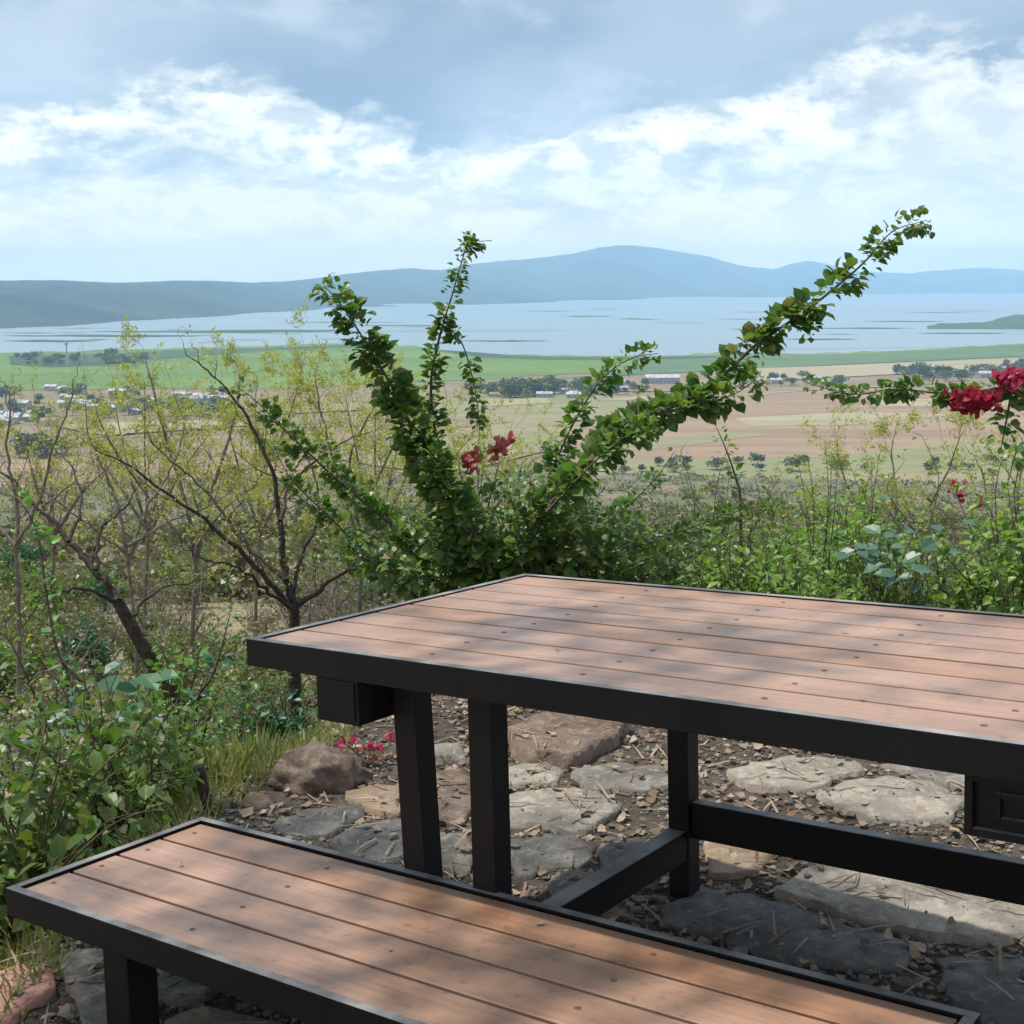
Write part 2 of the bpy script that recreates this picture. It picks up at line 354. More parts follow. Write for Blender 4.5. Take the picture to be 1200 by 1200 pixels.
def wob(pts, amp, n=8, seed=0):
    rg = random.Random(seed); out = []
    for (x0, y0), (x1, y1) in zip(pts, pts[1:]):
        for k in range(n):
            t = k/n; out.append((x0+(x1-x0)*t, y0+(y1-y0)*t + (rg.uniform(-amp, amp) if k else 0)))
    out.append(pts[-1]); return out
ground_poly('plain', [(-2600, 620), (3800, 620), (3800, 336.5), (-2600, 336.5)], .15, M['plain'])
shore = wob([(-1200, 425), (-300, 418), (0, 414), (150, 410), (300, 406), (400, 402.5), (480, 405), (520, 411), (600, 416), (700, 417.5), (800, 417), (850, 412), (930, 415), (1000, 413), (1100, 408.5), (1200, 403), (1500, 397), (2400, 392)], .9, 8, 1)
ground_poly('lake', shore + [(2400, 336.4), (-1200, 336.4)], .35, M['water'])
mar_lo = [(2400, 420), (1200, 416), (1000, 424), (880, 430), (740, 436), (620, 441), (560, 446), (460, 449), (330, 456), (200, 456), (0, 458), (-1200, 470)]
ground_poly('marsh', shore + mar_lo, .55, M['marsh'])
ground_poly('dry_marsh', wob([(560, 449), (700, 441), (760, 424), (850, 414.5), (1000, 415.5), (1200, 405.5), (2400, 395)], .8, 6, 3) + [(2400, 424), (1200, 418), (1000, 427), (880, 433), (740, 440), (620, 446)], .75, M['marsh_dark'])
ground_poly('reed_belt', wob([(10, 418), (60, 416), (140, 415), (200, 411), (300, 408.5), (400, 404.5), (470, 408), (400, 407.5), (300, 412), (230, 418), (180, 422), (120, 429), (60, 431), (12, 428), (10, 418)], .3, 2, 5)[:-1], .95, M['reeds'])
ground_poly('reed_belt', wob([(500, 409.5), (540, 412), (600, 417), (660, 419), (760, 419), (840, 418), (840, 420), (740, 422), (640, 422), (560, 419), (500, 409.5)], .2, 2, 6)[:-1], .95, M['reeds'])
ground_poly('stubble_field', [(880, 433), (1010, 428), (1200, 420), (1700, 424), (1700, 437), (1200, 431), (1040, 440), (900, 447), (840, 447)], 1.0, M['field_tan'])
ground_poly('ploughed_field', wob([(640, 560), (690, 500), (780, 470), (900, 456), (1010, 456), (1110, 462), (1250, 470), (1700, 500), (1700, 575), (1100, 580)], 1, 3, 7), 1.15, M['field_pink'])
ground_poly('weedy_field', wob([(440, 470), (560, 464), (700, 463), (760, 474), (690, 496), (640, 530), (520, 560), (400, 540)], 1.5, 3, 8), 1.0, M['field_olive'])
ground_poly('ploughed_field', wob([(-300, 600), (-300, 545), (60, 540), (180, 536), (330, 540), (420, 560), (420, 600)], 1, 3, 9), 1.0, M['field_pink'])
ground_poly('weedy_field', [(700, 542), (850, 540), (980, 538), (1090, 520), (1200, 518), (1200, 580), (700, 580)], 1.3, M['field_olive'])
for i_, (a, mt) in enumerate([([(700, 470), (800, 463), (860, 462), (780, 472)], 'field_tan'), ([(860, 492), (1010, 484), (1120, 488), (1000, 500), (880, 502)], 'field_tan'), ([(720, 520), (860, 508), (900, 512), (760, 530)], 'field_olive'),
    ([(560, 470), (640, 468), (650, 474), (560, 478)], 'field_tan'), ([(440, 500), (560, 488), (600, 496), (470, 512)], 'plain'), ([(60, 500), (240, 494), (300, 500), (120, 512)], 'field_tan'), ([(1010, 470), (1200, 468), (1200, 476), (1040, 478)], 'field_tan'), ([(-60, 560), (150, 548), (240, 556), (60, 574)], 'plain'), ([(200, 480), (420, 474), (470, 480), (260, 490)], 'field_olive')]):
    ground_poly('field_plot', wob(a+[a[0]], .5, 3, 60+i_)[:-1], 1.3, M[mt])
for i_, a in enumerate([[(640, 548), (760, 500), (900, 462), (1100, 449)], [(700, 459), (900, 458), (1100, 461)], [(30, 520), (200, 505), (420, 500)]]):
    ground_poly('track', [(x, y) for x, y in a]+[(x+3, y+.7) for x, y in a[::-1]], 1.5, M['field_tan'])
# floating weed beds far out on the lake, lying flat
for i, (x, y, l, t) in enumerate([(250, 389, 150, 1.4), (330, 387.5, 90, 1.0), (120, 394, 120, 1.6), (590, 400, 60, .8), (1010, 385, 70, .8), (1130, 391, 60, .7)] + [(random.Random(q*3).uniform(*((20, 420) if q % 3 else (600, 1190))), random.Random(q*5+1).uniform(*((384, 402) if q % 3 else (362, 396))), random.Random(q*7+2).uniform(8, 45), random.Random(q*9).uniform(.2, .4)) for q in range(26)] + [(960, 398, 50, .8), (1060, 377, 50, .6), (690, 371, 30, .8), (740, 374, 16, .7), (900, 366, 40, .4), (480, 382, 70, .7), (400, 378, 80, .5), (60, 400, 60, 1.6)]):
    rg = random.Random(i)
    top = [(x - l + 2*l*k/12, y - t*rg.uniform(.3, 1)*math.sin(math.pi*k/12)) for k in range(13)]
    bot = [(x + l - 2*l*k/12, y + t*rg.uniform(.3, 1)*math.sin(math.pi*k/12)) for k in range(1, 12)]
    ground_poly('weed_bed', top + bot, 1.2, M['reeds'])

# ------------------------------------------------------------------ mountains
def azdir(px): return math.atan((px-600)/FPX*1.0/1.0)
def range_mesh(name, xs, ys, foot, depth, x0, x1, seed, rough=1.0):
    """terrain whose crest follows the ridge line: foot = distance of the foot per column, depth = how far behind the crest is"""
    cols = np.arange(x0, x1+1, 5.0); rows = 34; V = []
    for px in cols:
        ry = np.interp(px, xs, ys); fd = np.interp(px, foot[0], foot[1]); cd = fd*depth
        d = ray(px, ry); k = cd/d.y; crest = HC + d.z*k
        d0 = ray(px, 345.0); ux = d0.x/d0.y
        for j in range(rows+8):
            t = j/rows; Y = fd + (cd-fd)*t
            X = ux*Y
            if t <= 1:
                s = t*t*(3-2*t)*.55 + .45*t**1.6
                rn = mnoise.ridged_multi_fractal(Vector((X/1500+seed, Y/2600, seed)), .9, 2.1, 6, 1.0, 2.0)
                z = (PLAIN-3) + (crest-PLAIN+3)*s
                z += (rn-1.1)*(crest-PLAIN)*.40*math.sin(math.pi*min(1, t))*rough
                if t > .97: z += mnoise.fractal(Vector((X/400, 0, seed)), .9, 2, 4)*cd*.0009
            else: z = crest - (crest-PLAIN)*(t-1)*2.2
            V.append((X, Y, z))
    n, m = len(cols), rows+8; i = np.arange(n-1)[:, None]; j = np.arange(m-1)[None, :]
    F = np.stack([i*m+j, (i+1)*m+j, (i+1)*m+j+1, i*m+j+1], -1).reshape(-1, 4)
    b = MB(); b.addarr(np.array(V), F, 0, True); o = b.build(name, M['mount']); tag(o, kind='structure')
def Yof(py): d = ray(600, py); return (PLAIN-HC)/d.z*d.y
fx = [-1200, 0, 100, 180, 230, 300, 400, 480, 560, 700, 850, 1000, 1200, 2400]
fy = [392, 388, 386, 381, 375, 368, 363, 360.5, 358, 353, 350.5, 347.5, 345, 344]
foot = (fx, [Yof(y) for y in fy])
range_mesh('mountain_range', [-1200, -400, 0, 60, 140, 200, 250, 300, 335, 380, 430, 480, 530, 570, 620, 680, 740, 800, 900, 1000], [318, 322, 328, 328, 330.5, 328.5, 329, 331, 329, 325, 319, 315, 317, 322, 328, 333, 338, 343, 349, 352], foot, 1.7, -1200, 980, 3.3)
foot2 = (fx, [Yof(y)*1.12 for y in [356]*7+[355, 354, 352, 349.5, 347, 344.6, 343.6]])
range_mesh('mountain_range', [300, 400, 500, 560, 600, 640, 670, 700, 740, 770, 800, 830, 850, 890, 905, 925, 942, 965, 1000, 1040, 1080, 1140, 1170, 1200, 1300, 1600, 2400], [340, 330, 318, 309, 305.5, 301, 297, 291, 287, 291, 296, 301, 308, 314, 316, 309, 305.5, 309, 317.5, 320, 319, 314, 315, 317, 310, 320, 315], foot2, 1.45, 300, 2400, 8.1)
# wooded headland in the lake on the right
def headland(px0, px1, pts, Y, name):
    V = []; n = 60; rows = 7
    for i in range(n+1):
        px = px0 + (px1-px0)*i/n; top = np.interp(px, [p[0] for p in pts], [p[1] for p in pts])
        for j in range(rows+1):
            t = j/rows; YY = Y*(1+.10*t); d = ray(px, top); hz = max(0, HC + d.z*(Y*1.05/d.y) - PLAIN)
            x = ray(px, 380).x/ray(px, 380).y*YY
            V.append((x, YY, PLAIN + .2 + hz*math.sin(math.pi*t)*(1+.25*mnoise.noise(Vector((x/40, YY/60, 2))))))
    m = rows+1; i = np.arange(n)[:, None]; j = np.arange(rows)[None, :]
    F = np.stack([i*m+j, (i+1)*m+j, (i+1)*m+j+1, i*m+j+1], -1).reshape(-1, 4)
    b = MB(); b.addarr(np.array(V), F, 0, True); tag(b.build(name, M['reeds']), kind='structure')
headland(1086, 1500, [(1086, 385), (1100, 379), (1130, 378.5), (1160, 377), (1175, 371), (1200, 368), (1300, 360), (1500, 372)], Yof(386), 'headland')

# ------------------------------------------------------------------ haze: closed box round everything, sky outside
hz = MB(); hz.box(-13000, 13000, -60, 23000, PLAIN-4, 560)
def haze():
    m = bpy.data.materials.new('haze_air'); m.use_nodes = True; n = m.node_tree; n.nodes.clear()
    o = n.nodes.new('ShaderNodeOutputMaterial'); v = n.nodes.new('ShaderNodeVolumePrincipled')
    v.inputs['Color'].default_value = (.48, .76, 1.0, 1); v.inputs['Density'].default_value = HAZE_D; v.inputs['Anisotropy'].default_value = .1
    n.links.new(v.outputs[0], o.inputs['Volume'])
    h = hz.build('haze', m); tag(h, kind='stuff')
    return h
HAZE_D = 1.18e-4
haze()

# ------------------------------------------------------------------ table and bench
RM = Matrix(((.810365, .585388, -.025091), (-.583176, .809966, .062131), (.056694, -.035716, .997753)))
def frame_at(T):
    m = RM.to_4x4(); m.translation = Vector((T[0], T[1], T[2]+HC)); return m
def wground(T, u, v): return -(T[2]+HC + RM[2][0]*u + RM[2][1]*v)/RM[2][2]
def rim(b, L, W, t, h):
    b.box(0, L, 0, t, -h, 0); b.box(0, L, W-t, W, -h, 0); b.box(0, t, t, W-t, -h, 0); b.box(L-t, L, t, W-t, -h, 0)
def boards(b, x0, x1, y0, y1, n, gap, top, th):
    wd = (y1-y0-gap*(n-1))/n; out = []
    for i in range(n):
        a = y0 + i*(wd+gap); b.box(x0, x1, a, a+wd, top-th, top); out.append(a+wd/2)
    return out
def screws(parent, us, vs, z, r=.0055):
    proto = None
    for u in us:
        for v in vs:
            if proto is None:
                s = MB(); k = 12; a = np.arange(k)/k*2*math.pi
                ring = lambda rr, zz: np.stack([rr*np.cos(a), rr*np.sin(a), np.full(k, zz)], 1)
                s.addarr(np.concatenate([ring(r, -.002), ring(r, .0008), ring(r*.55, .0012), ring(r*.35, -.0002)]), np.array([[q*k+i, q*k+(i+1) % k, (q+1)*k+(i+1) % k, (q+1)*k+i] for q in range(3) for i in range(k)]), 0, True)
                s.add(ring(r*.35, -.0002), [tuple(range(k))], 0, False)
                proto = s.build('screw', M['screw'], parent); c = proto
            else: c = proto.copy(); sc.collection.objects.link(c); c.parent = parent
            c.location = (u + random.Random(int(u*911+v*3571)).uniform(-.008, .008), v + random.Random(int(u*91+v*571)).uniform(-.006, .006), z)
TT = (-.543711, 2.700666, -.715457); TB = (-.997614, 2.521462, -1.172977)
# table
table = empty('garden_table'); table.matrix_world = frame_at(TT)
tag(table, 'large black steel table topped with eight brown boards, standing on the stone patio', 'table')
L, W = 2.40, .984
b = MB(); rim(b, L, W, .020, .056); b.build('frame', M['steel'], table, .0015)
b = MB()
for x in (.42, .77, 1.12, 1.47, 1.82, 2.17): b.box(x-.02, x+.02, .021, W-.021, -.054, -.0275)
b.box(.0205, L-.0205, .0205, W-.0205, -.0275, -.0262); b.box(.0215, L-.0215, .4868, .4982, -.0255, -.0085); b.build('under_frame_gap_shade', M['steel_gap'], table)  # full sheet and centre strip added to stand in for shade in the gaps
for k, (a, c) in enumerate(((.024, .4860), (.4990, W-.026))):
    q = MB(); mids = boards(q, .024, L-.024, a, c, 4, .0085, -.003, .022); p = q.build('tabletop_panel', M['board'], table, .0015)
    screws(p, [.42, .77, 1.12, 1.47, 1.82, 2.17], mids, -.003)
def leg(T, u, v, s, top, lean=(0, 0), name='leg', parent=None):
    b = MB(); bot = wground(T, u+lean[0], v+lean[1]) - .012; h = s/2
    vv = []
    for z, du, dv in ((top, 0, 0), (bot, lean[0], lean[1])):
        vv += [(u+du-h, v+dv-h, z), (u+du+h, v+dv-h, z), (u+du+h, v+dv+h, z), (u+du-h, v+dv+h, z)]
    b.add(vv, [(0, 1, 2, 3), (7, 6, 5, 4), (0, 4, 5, 1), (1, 5, 6, 2), (2, 6, 7, 3), (3, 7, 4, 0)], 0, False)
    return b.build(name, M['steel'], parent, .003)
leg(TT, .322, .135, .056, -.058, (.03, .0), parent=table)
leg(TT, .520, .125, .055, -.058, parent=table)
leg(TT, .520, .885, .055, -.058, parent=table)
leg(TT, 1.88, .125, .055, -.058, parent=table)
leg(TT, 1.88, .885, .055, -.058, parent=table)
for u, nm in ((.520, 1), (1.88, 1)):
    b = MB(); h = .024
    z1, z0 = -.560, -.632
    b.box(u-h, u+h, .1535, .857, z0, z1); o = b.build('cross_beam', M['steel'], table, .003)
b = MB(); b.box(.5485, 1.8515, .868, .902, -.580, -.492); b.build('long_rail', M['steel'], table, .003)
def hanger(u0, u1):
    b = MB(); v0, v1 = .02, .135; z1, z0 = -.057, -.150
    b.box(u0, u1, v0+.012, v1, z0, z1)
    for (a, c, d, e) in ((u0, u0+.012, z0, z1), (u1-.012, u1, z0, z1), (u0+.012, u1-.012, z1-.012, z1), (u0+.012, u1-.012, z0, z0+.012)):
        b.box(a, c, v0, v0+.0118, d, e)
    m_ = (u0+u1)/2; b.box(m_-.030, m_-.022, v0+.003, v0+.0118, z0+.025, z1-.025); b.box(m_+.022, m_+.030, v0+.003, v0+.0118, z0+.025, z1-.025)
    b.box(m_-.022, m_+.022, v0+.003, v0+.0118, z0+.025, z0+.033); b.box(m_-.022, m_+.022, v0+.003, v0+.0118, z1-.033, z1-.025)
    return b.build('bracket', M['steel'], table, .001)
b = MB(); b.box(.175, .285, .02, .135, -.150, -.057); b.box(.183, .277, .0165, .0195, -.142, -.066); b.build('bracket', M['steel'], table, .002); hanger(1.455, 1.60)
# bench
bench = empty('garden_bench'); bench.matrix_world = frame_at(TB)
tag(bench, 'low black steel bench with four wide brown boards in the foreground', 'bench')
L, W = 1.745, .504
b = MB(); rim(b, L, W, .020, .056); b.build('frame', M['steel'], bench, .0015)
b = MB()
for x in (.465, 1.22): b.box(x-.02, x+.02, .021, W-.021, -.054, -.0285)
b.box(.0205, L-.0205, .0205, W-.0205, -.0285, -.0272); b.build('under_frame_gap_shade', M['steel_gap'], bench)  # sheet below the seat added so its board gaps read as shade
q = MB(); mids = boards(q, .0265, L-.0265, .022, W-.0275, 4, .0088, -.005, .022); p = q.build('seat', M['board'], bench, .0015)
screws(p, [.055, .465, 1.22, 1.69], mids, -.005)
for u, v in ((.29, .065), (L-.29, .065), (.29, W-.065), (L-.29, W-.065)): leg(TB, u, v, .07, -.058, parent=bench)

# ------------------------------------------------------------------ flagstones, rocks
FLAGS = []
def flag(px, mat, label, th=.035, lift=.004, seed=0, cat='flagstone', name='flagstone', group='flagstones of the patio', tilt=(0, 0)):
    th *= .48
    rg = random.Random(seed); P = [on_z(x, y, th*.6) for x, y in px]; c = sum(P, Vector())/len(P)
    out = []
    n = len(P)
    for i in range(n):
        a, d = P[i], P[(i+1) % n]; k = max(2, int((d-a).length/.035))
        for j in range(k):
            q = a.lerp(d, j/k); nn = mnoise.noise(Vector((q.x*14, q.y*14, seed)))*.03 + mnoise.noise(Vector((q.x*45, q.y*45, seed)))*.012
            if j: q = q + (q-c).normalized()*nn
            else: q = q.lerp(c, .02)
            out.append(q-c)
    base = G(c.x, c.y); FLAGS.append(([(v.x+c.x, v.y+c.y) for v in out], base+th+lift-.004))
    bm = bmesh.new(); vs = [bm.verts.new((v.x, v.y, 0)) for v in out]; f = bm.faces.new(vs)
    if f.normal.z < 0: f.normal_flip()
    bm.normal_update()
    if f.normal.z < 0: bmesh.ops.reverse_faces(bm, faces=[f])
    top = f; bmesh.ops.inset_region(bm, faces=[top], thickness=.003, depth=.002)
    bmesh.ops.inset_region(bm, faces=[top], thickness=.007, depth=.0015)
    tops = [x for x in bm.faces if len(x.verts) > 4] or [top]
    r = bmesh.ops.triangulate(bm, faces=tops, quad_method='BEAUTY', ngon_method='BEAUTY')
    es = list({e for x in r['faces'] for e in x.edges if len(e.link_faces) == 2 and all(g in r['faces'] for g in e.link_faces)})
    bmesh.ops.subdivide_edges(bm, edges=es, cuts=3, use_grid_fill=True)
    ol = [e for e in bm.edges if e.is_boundary]
    ex = bmesh.ops.extrude_edge_only(bm, edges=ol)
    for v in [g for g in ex['geom'] if isinstance(g, bmesh.types.BMVert)]:
        v.co.z -= th + .03; v.co.x *= 1.03; v.co.y *= 1.03
    for v in bm.verts:
        if v.co.z > -.01: v.co.z += mnoise.fractal(Vector((v.co.x*9, v.co.y*9, seed)), .8, 2, 5)*.010 + mnoise.fractal(Vector((v.co.x*34, v.co.y*34, seed)), .7, 2, 3)*.003 + tilt[0]*v.co.x + tilt[1]*v.co.y
    me = bpy.data.meshes.new(name); bm.to_mesh(me); bm.free(); me.materials.append(mat)
    for p_ in me.polygons: p_.use_smooth = True
    o = bpy.data.objects.new(name, me); sc.collection.objects.link(o); o.location = (c.x, c.y, base + th + lift - .01)
    tag(o, label, cat, group); return o
FL = [
 ([(594, 860), (640, 840), (700, 838), (738, 846), (716, 870), (662, 893), (610, 884)], 'stone_brown', 'raised thick brownish slab with a pointed front, farthest stone seen between the table legs', .11),
 ([(590, 900), (640, 893), (662, 903), (640, 918), (590, 922)], 'stone_pale', 'small pale stone just in front of the raised brown slab', .03),
 ([(668, 908), (712, 896), (790, 897), (800, 915), (760, 928), (690, 926)], 'stone_grey', 'grey flat stone left of the rear table leg, behind the long cracked slab', .03),
 ([(590, 932), (640, 924), (702, 928), (730, 940), (700, 965), (672, 978), (630, 966), (590, 965)], 'stone_pale', 'wide pale grey flagstone with ragged front edge between the table legs', .04),
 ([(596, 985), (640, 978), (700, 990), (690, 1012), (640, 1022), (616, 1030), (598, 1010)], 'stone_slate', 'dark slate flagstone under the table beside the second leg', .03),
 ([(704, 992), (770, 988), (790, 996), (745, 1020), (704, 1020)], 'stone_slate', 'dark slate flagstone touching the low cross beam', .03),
 ([(828, 984), (880, 980), (918, 996), (885, 1024), (828, 1028)], 'stone_tan', 'tan flagstone just right of the rear table leg below the long rail', .04),
 ([(905, 1048), (972, 1010), (1060, 1008), (1200, 1052), (1260, 1075), (1180, 1105), (1100, 1102), (1030, 1085), (960, 1066)], 'stone_pale', 'largest pale sunlit slab, under the right half of the table', .05),
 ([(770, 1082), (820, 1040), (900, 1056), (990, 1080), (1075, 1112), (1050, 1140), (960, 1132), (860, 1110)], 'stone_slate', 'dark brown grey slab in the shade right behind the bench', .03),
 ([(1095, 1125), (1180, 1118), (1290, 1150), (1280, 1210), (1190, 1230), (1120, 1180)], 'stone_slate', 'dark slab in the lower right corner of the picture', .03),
 ([(955, 932), (1010, 912), (1090, 918), (1136, 935), (1105, 962), (1020, 962)], 'stone_pale', 'pale flat slab behind the long rail, left of the right bracket', .035),
 ([(850, 905), (930, 888), (1000, 892), (1015, 906), (950, 926), (880, 925)], 'stone_pale', 'pale slab behind the long rail, right of the red flower', .035),
 ([(1030, 896), (1110, 898), (1170, 915), (1140, 930), (1085, 912)], 'stone_grey', 'grey stone at the back edge of the patio beside the right bracket', .035),
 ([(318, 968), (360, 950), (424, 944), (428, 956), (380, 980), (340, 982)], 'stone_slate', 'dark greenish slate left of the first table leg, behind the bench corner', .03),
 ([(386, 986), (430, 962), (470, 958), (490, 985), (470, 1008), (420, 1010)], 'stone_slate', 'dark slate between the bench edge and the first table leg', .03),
 ([(404, 928), (440, 920), (470, 922), (470, 955), (432, 950)], 'stone_tan', 'orange brown stone beside the pink flower and first table leg', .035),
 ([(510, 985), (545, 975), (560, 1000), (550, 1030), (518, 1020)], 'stone_grey', 'grey stone glimpsed between the two front table legs', .03),
 ([(505, 905), (540, 900), (560, 930), (545, 960), (515, 955)], 'stone_brown', 'brown stone between the two front table legs, farther back', .03),
 ([(72, 1120), (110, 1112), (160, 1150), (150, 1200), (100, 1205), (76, 1160)], 'stone_grey', 'grey flagstone behind the bench leg in the lower left', .03),
 ([(170, 1145), (215, 1140), (252, 1165), (220, 1180), (175, 1172)], 'stone_grey', 'small grey stone right of the bench leg', .03),
 ([(190, 1195), (240, 1178), (330, 1196), (400, 1240), (260, 1250)], 'stone_pale', 'pale slab at the bottom edge below the bench', .03),
 ([(-10, 1145), (18, 1137), (52, 1134), (64, 1150), (50, 1172), (20, 1194), (-20, 1200)], 'stone_pink', 'pink reddish stone in the lower left corner of the picture', .06),
 ([(640, 1040), (670, 1022), (730, 1028), (700, 1060), (655, 1062)], 'stone_grey', 'low grey stone left of the cross beam near the bench edge', .02),
]
for i, (px, mt, lb, th) in enumerate(FL):
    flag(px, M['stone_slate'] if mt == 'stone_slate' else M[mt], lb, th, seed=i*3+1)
def rock(name, loc, size, mat, label, seed, cat='rock', rotz=0, sub=4, group=None):
    bm = bmesh.new(); bmesh.ops.create_icosphere(bm, subdivisions=sub, radius=1)
    for v in bm.verts:
        p = v.co.normalized(); n = mnoise.fractal(p*1.3 + Vector((seed, 0, 0)), .8, 2, 3)*.28 + mnoise.fractal(p*5 + Vector((seed, 3, 0)), .8, 2, 4)*.07
        cx = Vector((round(p.x*1.6)/1.6, round(p.y*1.6)/1.6, round(p.z*1.6)/1.6)); q = p.lerp(cx, .18)*(1+n)
        v.co = Vector((q.x*size[0], q.y*size[1], q.z*size[2]))
    me = bpy.data.meshes.new(name); bm.to_mesh(me); bm.free(); me.materials.append(mat)
    for p_ in me.polygons: p_.use_smooth = True
    o = bpy.data.objects.new(name, me); sc.collection.objects.link(o); o.location = loc; o.rotation_euler = (0, 0, rotz); tag(o, label, cat, group); return o
g = on_z(368, 925, 0); rock('boulder', (g.x, g.y+.05, .02), (.13, .10, .085), M['stone_brown'], 'rounded brown boulder at the patio edge left of the table legs', 4.2)
g = on_z(300, 945, 0); rock('rock', (g.x, g.y, .0), (.05, .04, .035), M['stone_brown'], 'small brown rock below the boulder beside the bench corner', 7.7, sub=3)
g = on_z(262, 950, 0); rock('rock', (g.x, g.y+.02, .0), (.03, .03, .028), M['stone_slate'], 'small dark rock just behind the far bench corner', 9.7, sub=3)
g = on_z(520, 890, 0); rock('rock', (g.x, g.y, .0), (.08, .06, .05), M['stone_pale'], 'pale rock at the patio edge between the two front table legs', 2.7, sub=3)
g = on_z(340, 582+80, 0)
# weathered post stub
g = on_z(240, 952, 0); b = MB(); b.tube([(g.x+.012, g.y, -.05), (g.x+.004, g.y, .04), (g.x-.012, g.y, .125)], [.017, .015, .016], 9); b.add([(g.x-.012, g.y, .128)]*1, [], 0)
b.tube([(g.x-.012, g.y, .12), (g.x-.012, g.y, .135), (g.x-.012, g.y, .137)], [.016, .017, .001], 9)
tag(b.build('wooden_peg', M['darkbark']), 'short dark wooden peg sticking up behind the far bench corner', 'peg')

# pebbles and dead leaves on the patio: nobody could count them
rg = np.random.default_rng(5)
def patio_points(n, ymax=5.6):
    out = []
    while len(out) < n:
        y = rg.uniform(2.0, ymax); x = rg.uniform(-.42, .42)*y
        r = math.hypot(x, y)
        if r < edge_r(math.atan2(x, y)) + .35: out.append((x, y))
    return out
ico = bmesh.new(); bmesh.ops.create_icosphere(ico, subdivisions=1, radius=1); ICV = np.array([v.co[:] for v in ico.verts]); ICF = np.array([[v.index for v in f.verts] for f in ico.faces]); ico.free()
def top_at(x, y):
    z = G(x, y)
    for poly, t in FLAGS:
        ins = False
        for (x0, y0), (x1, y1) in zip(poly, poly[1:]+poly[:1]):
            if (y0 > y) != (y1 > y) and x < (x1-x0)*(y-y0)/(y1-y0)+x0: ins = not ins
        if ins: return max(z, t), True
    return z, False
def pebbles(n, name, mat, smin, smax):
    P = patio_points(n); V = []; F = []
    for i, (x, y) in enumerate(P):
        tz, on = top_at(x, y)
        s = smin*(smax/smin)**(rg.random()**(2.2 if not on else 8)); 
        s = .0005 if on and rg.random() < .93 else s; a = rg.uniform(0, 6.28)
        v = ICV*(1+rg.uniform(-.28, .28, (12, 1)))*np.array([s, s*rg.uniform(.6, 1), s*rg.uniform(.4, .75)])
        c, s_ = math.cos(a), math.sin(a); v = np.stack([v[:, 0]*c-v[:, 1]*s_, v[:, 0]*s_+v[:, 1]*c, v[:, 2]], 1) + np.array([x, y, tz+s*.25])
        V.append(v); F.append(ICF + 12*i)
    b = MB(); b.addarr(np.concatenate(V), np.concatenate(F), 0, False); tag(b.build(name, mat), kind='stuff')
pebbles(26000, 'gravel', M['pebble'], .0025, .016)

# ------------------------------------------------------------------ leaves
def unit(a): return a/(np.linalg.norm(a, axis=-1, keepdims=True)+1e-9)
# templates: x = across, y = along, z = up; fold along the midrib, slightly curled
LEAF = (np.array([(0, 0, 0), (-.30, .30, .07), (0, .33, 0), (.30, .30, .07), (-.27, .66, .04), (0, .70, -.03), (.27, .66, .04), (0, 1.0, -.10)]),
        [(0, 2, 1), (0, 3, 2), (1, 2, 5, 4), (2, 3, 6, 5), (4, 5, 7), (5, 6, 7)])
BLEAF = (LEAF[0]*np.array([1.35, .92, 1.6]), LEAF[1])
NARROW = (np.array([(0, 0, 0), (-.13, .35, .03), (0, .38, 0), (.13, .35, .03), (-.10, .7, -.03), (0, .72, -.06), (.10, .7, -.03), (0, 1.0, -.16)]), LEAF[1])
TINY = (np.array([(0, 0, 0), (-.22, .5, .03), (0, 1, 0), (.22, .5, .03)]), [(0, 3, 2, 1)])
BLADE = (np.array([(-.035, 0, 0), (.035, 0, 0), (.028, .5, .05), (-.028, .5, .05), (0, 1, -.08)]), [(0, 1, 2, 3), (3, 2, 4)])
CURL = (np.array([(-.3, 0, .1), (.3, 0, .12), (.34, .5, -.02), (-.34, .5, 0), (.1, 1, .16), (-.1, 1, .18)]), [(0, 1, 2, 3), (3, 2, 4, 5)])
def leaves(b, P, D, U, S, tpl=LEAF, mi=0):
    """place one template at each point; D = along, U = roughly up, S = size"""
    P = np.asarray(P); D = unit(np.asarray(D)); S = np.asarray(S)
    if len(P) == 0: return
    X = unit(np.cross(D, U)); Z = np.cross(X, D)
    T, F = tpl
    V = P[:, None, :] + S[:, None, None]*(T[None, :, 0, None]*X[:, None, :] + T[None, :, 1, None]*D[:, None, :] + T[None, :, 2, None]*Z[:, None, :])
    k = len(T); n = len(P); o = b.nv
    b.v.append(V.reshape(-1, 3)); b.nv += n*k
    offs = (np.arange(n)*k + o)
    for f in F:
        b.f.extend((offs[:, None] + np.array(f)[None, :]).tolist())
    b.mi.extend([mi]*(n*len(F))); b.smooth.extend([False]*(n*len(F)))
def litter(n, name, mat, smin, smax):
    P = patio_points(n); P = np.array([(x, y, top_at(x, y)[0]+.004 + rg.uniform(0, .010)) for x, y in P if not (top_at(x, y)[1] and rg.random() < .85)]); n = len(P)
    D = np.stack([rg.normal(size=n), rg.normal(size=n), rg.normal(size=n)*.25], 1); U = np.stack([rg.normal(size=n)*.4, rg.normal(size=n)*.4, np.ones(n)], 1)
    b = MB(); leaves(b, P, D, U, rg.uniform(smin, smax, n), CURL); tag(b.build(name, mat), kind='stuff')
litter(3400, 'fallen_leaves', M['litter'], .012, .04)
pts_ = patio_points(1100); P = np.array([(x, y, top_at(x, y)[0]+.006) for x, y in pts_]); n_ = len(P)
b = MB(); leaves(b, P, np.stack([rg.normal(size=n_), rg.normal(size=n_), rg.normal(size=n_)*.08], 1), np.tile([0, 0, 1.], (n_, 1)), rg.uniform(.05, .16, n_), (np.array([(-.03, 0, 0), (.03, 0, 0), (.02, .5, .03), (-.02, .5, .03), (0, 1, 0)]), BLADE[1]))
tag(b.build('dry_straw', M['litter']), kind='stuff')

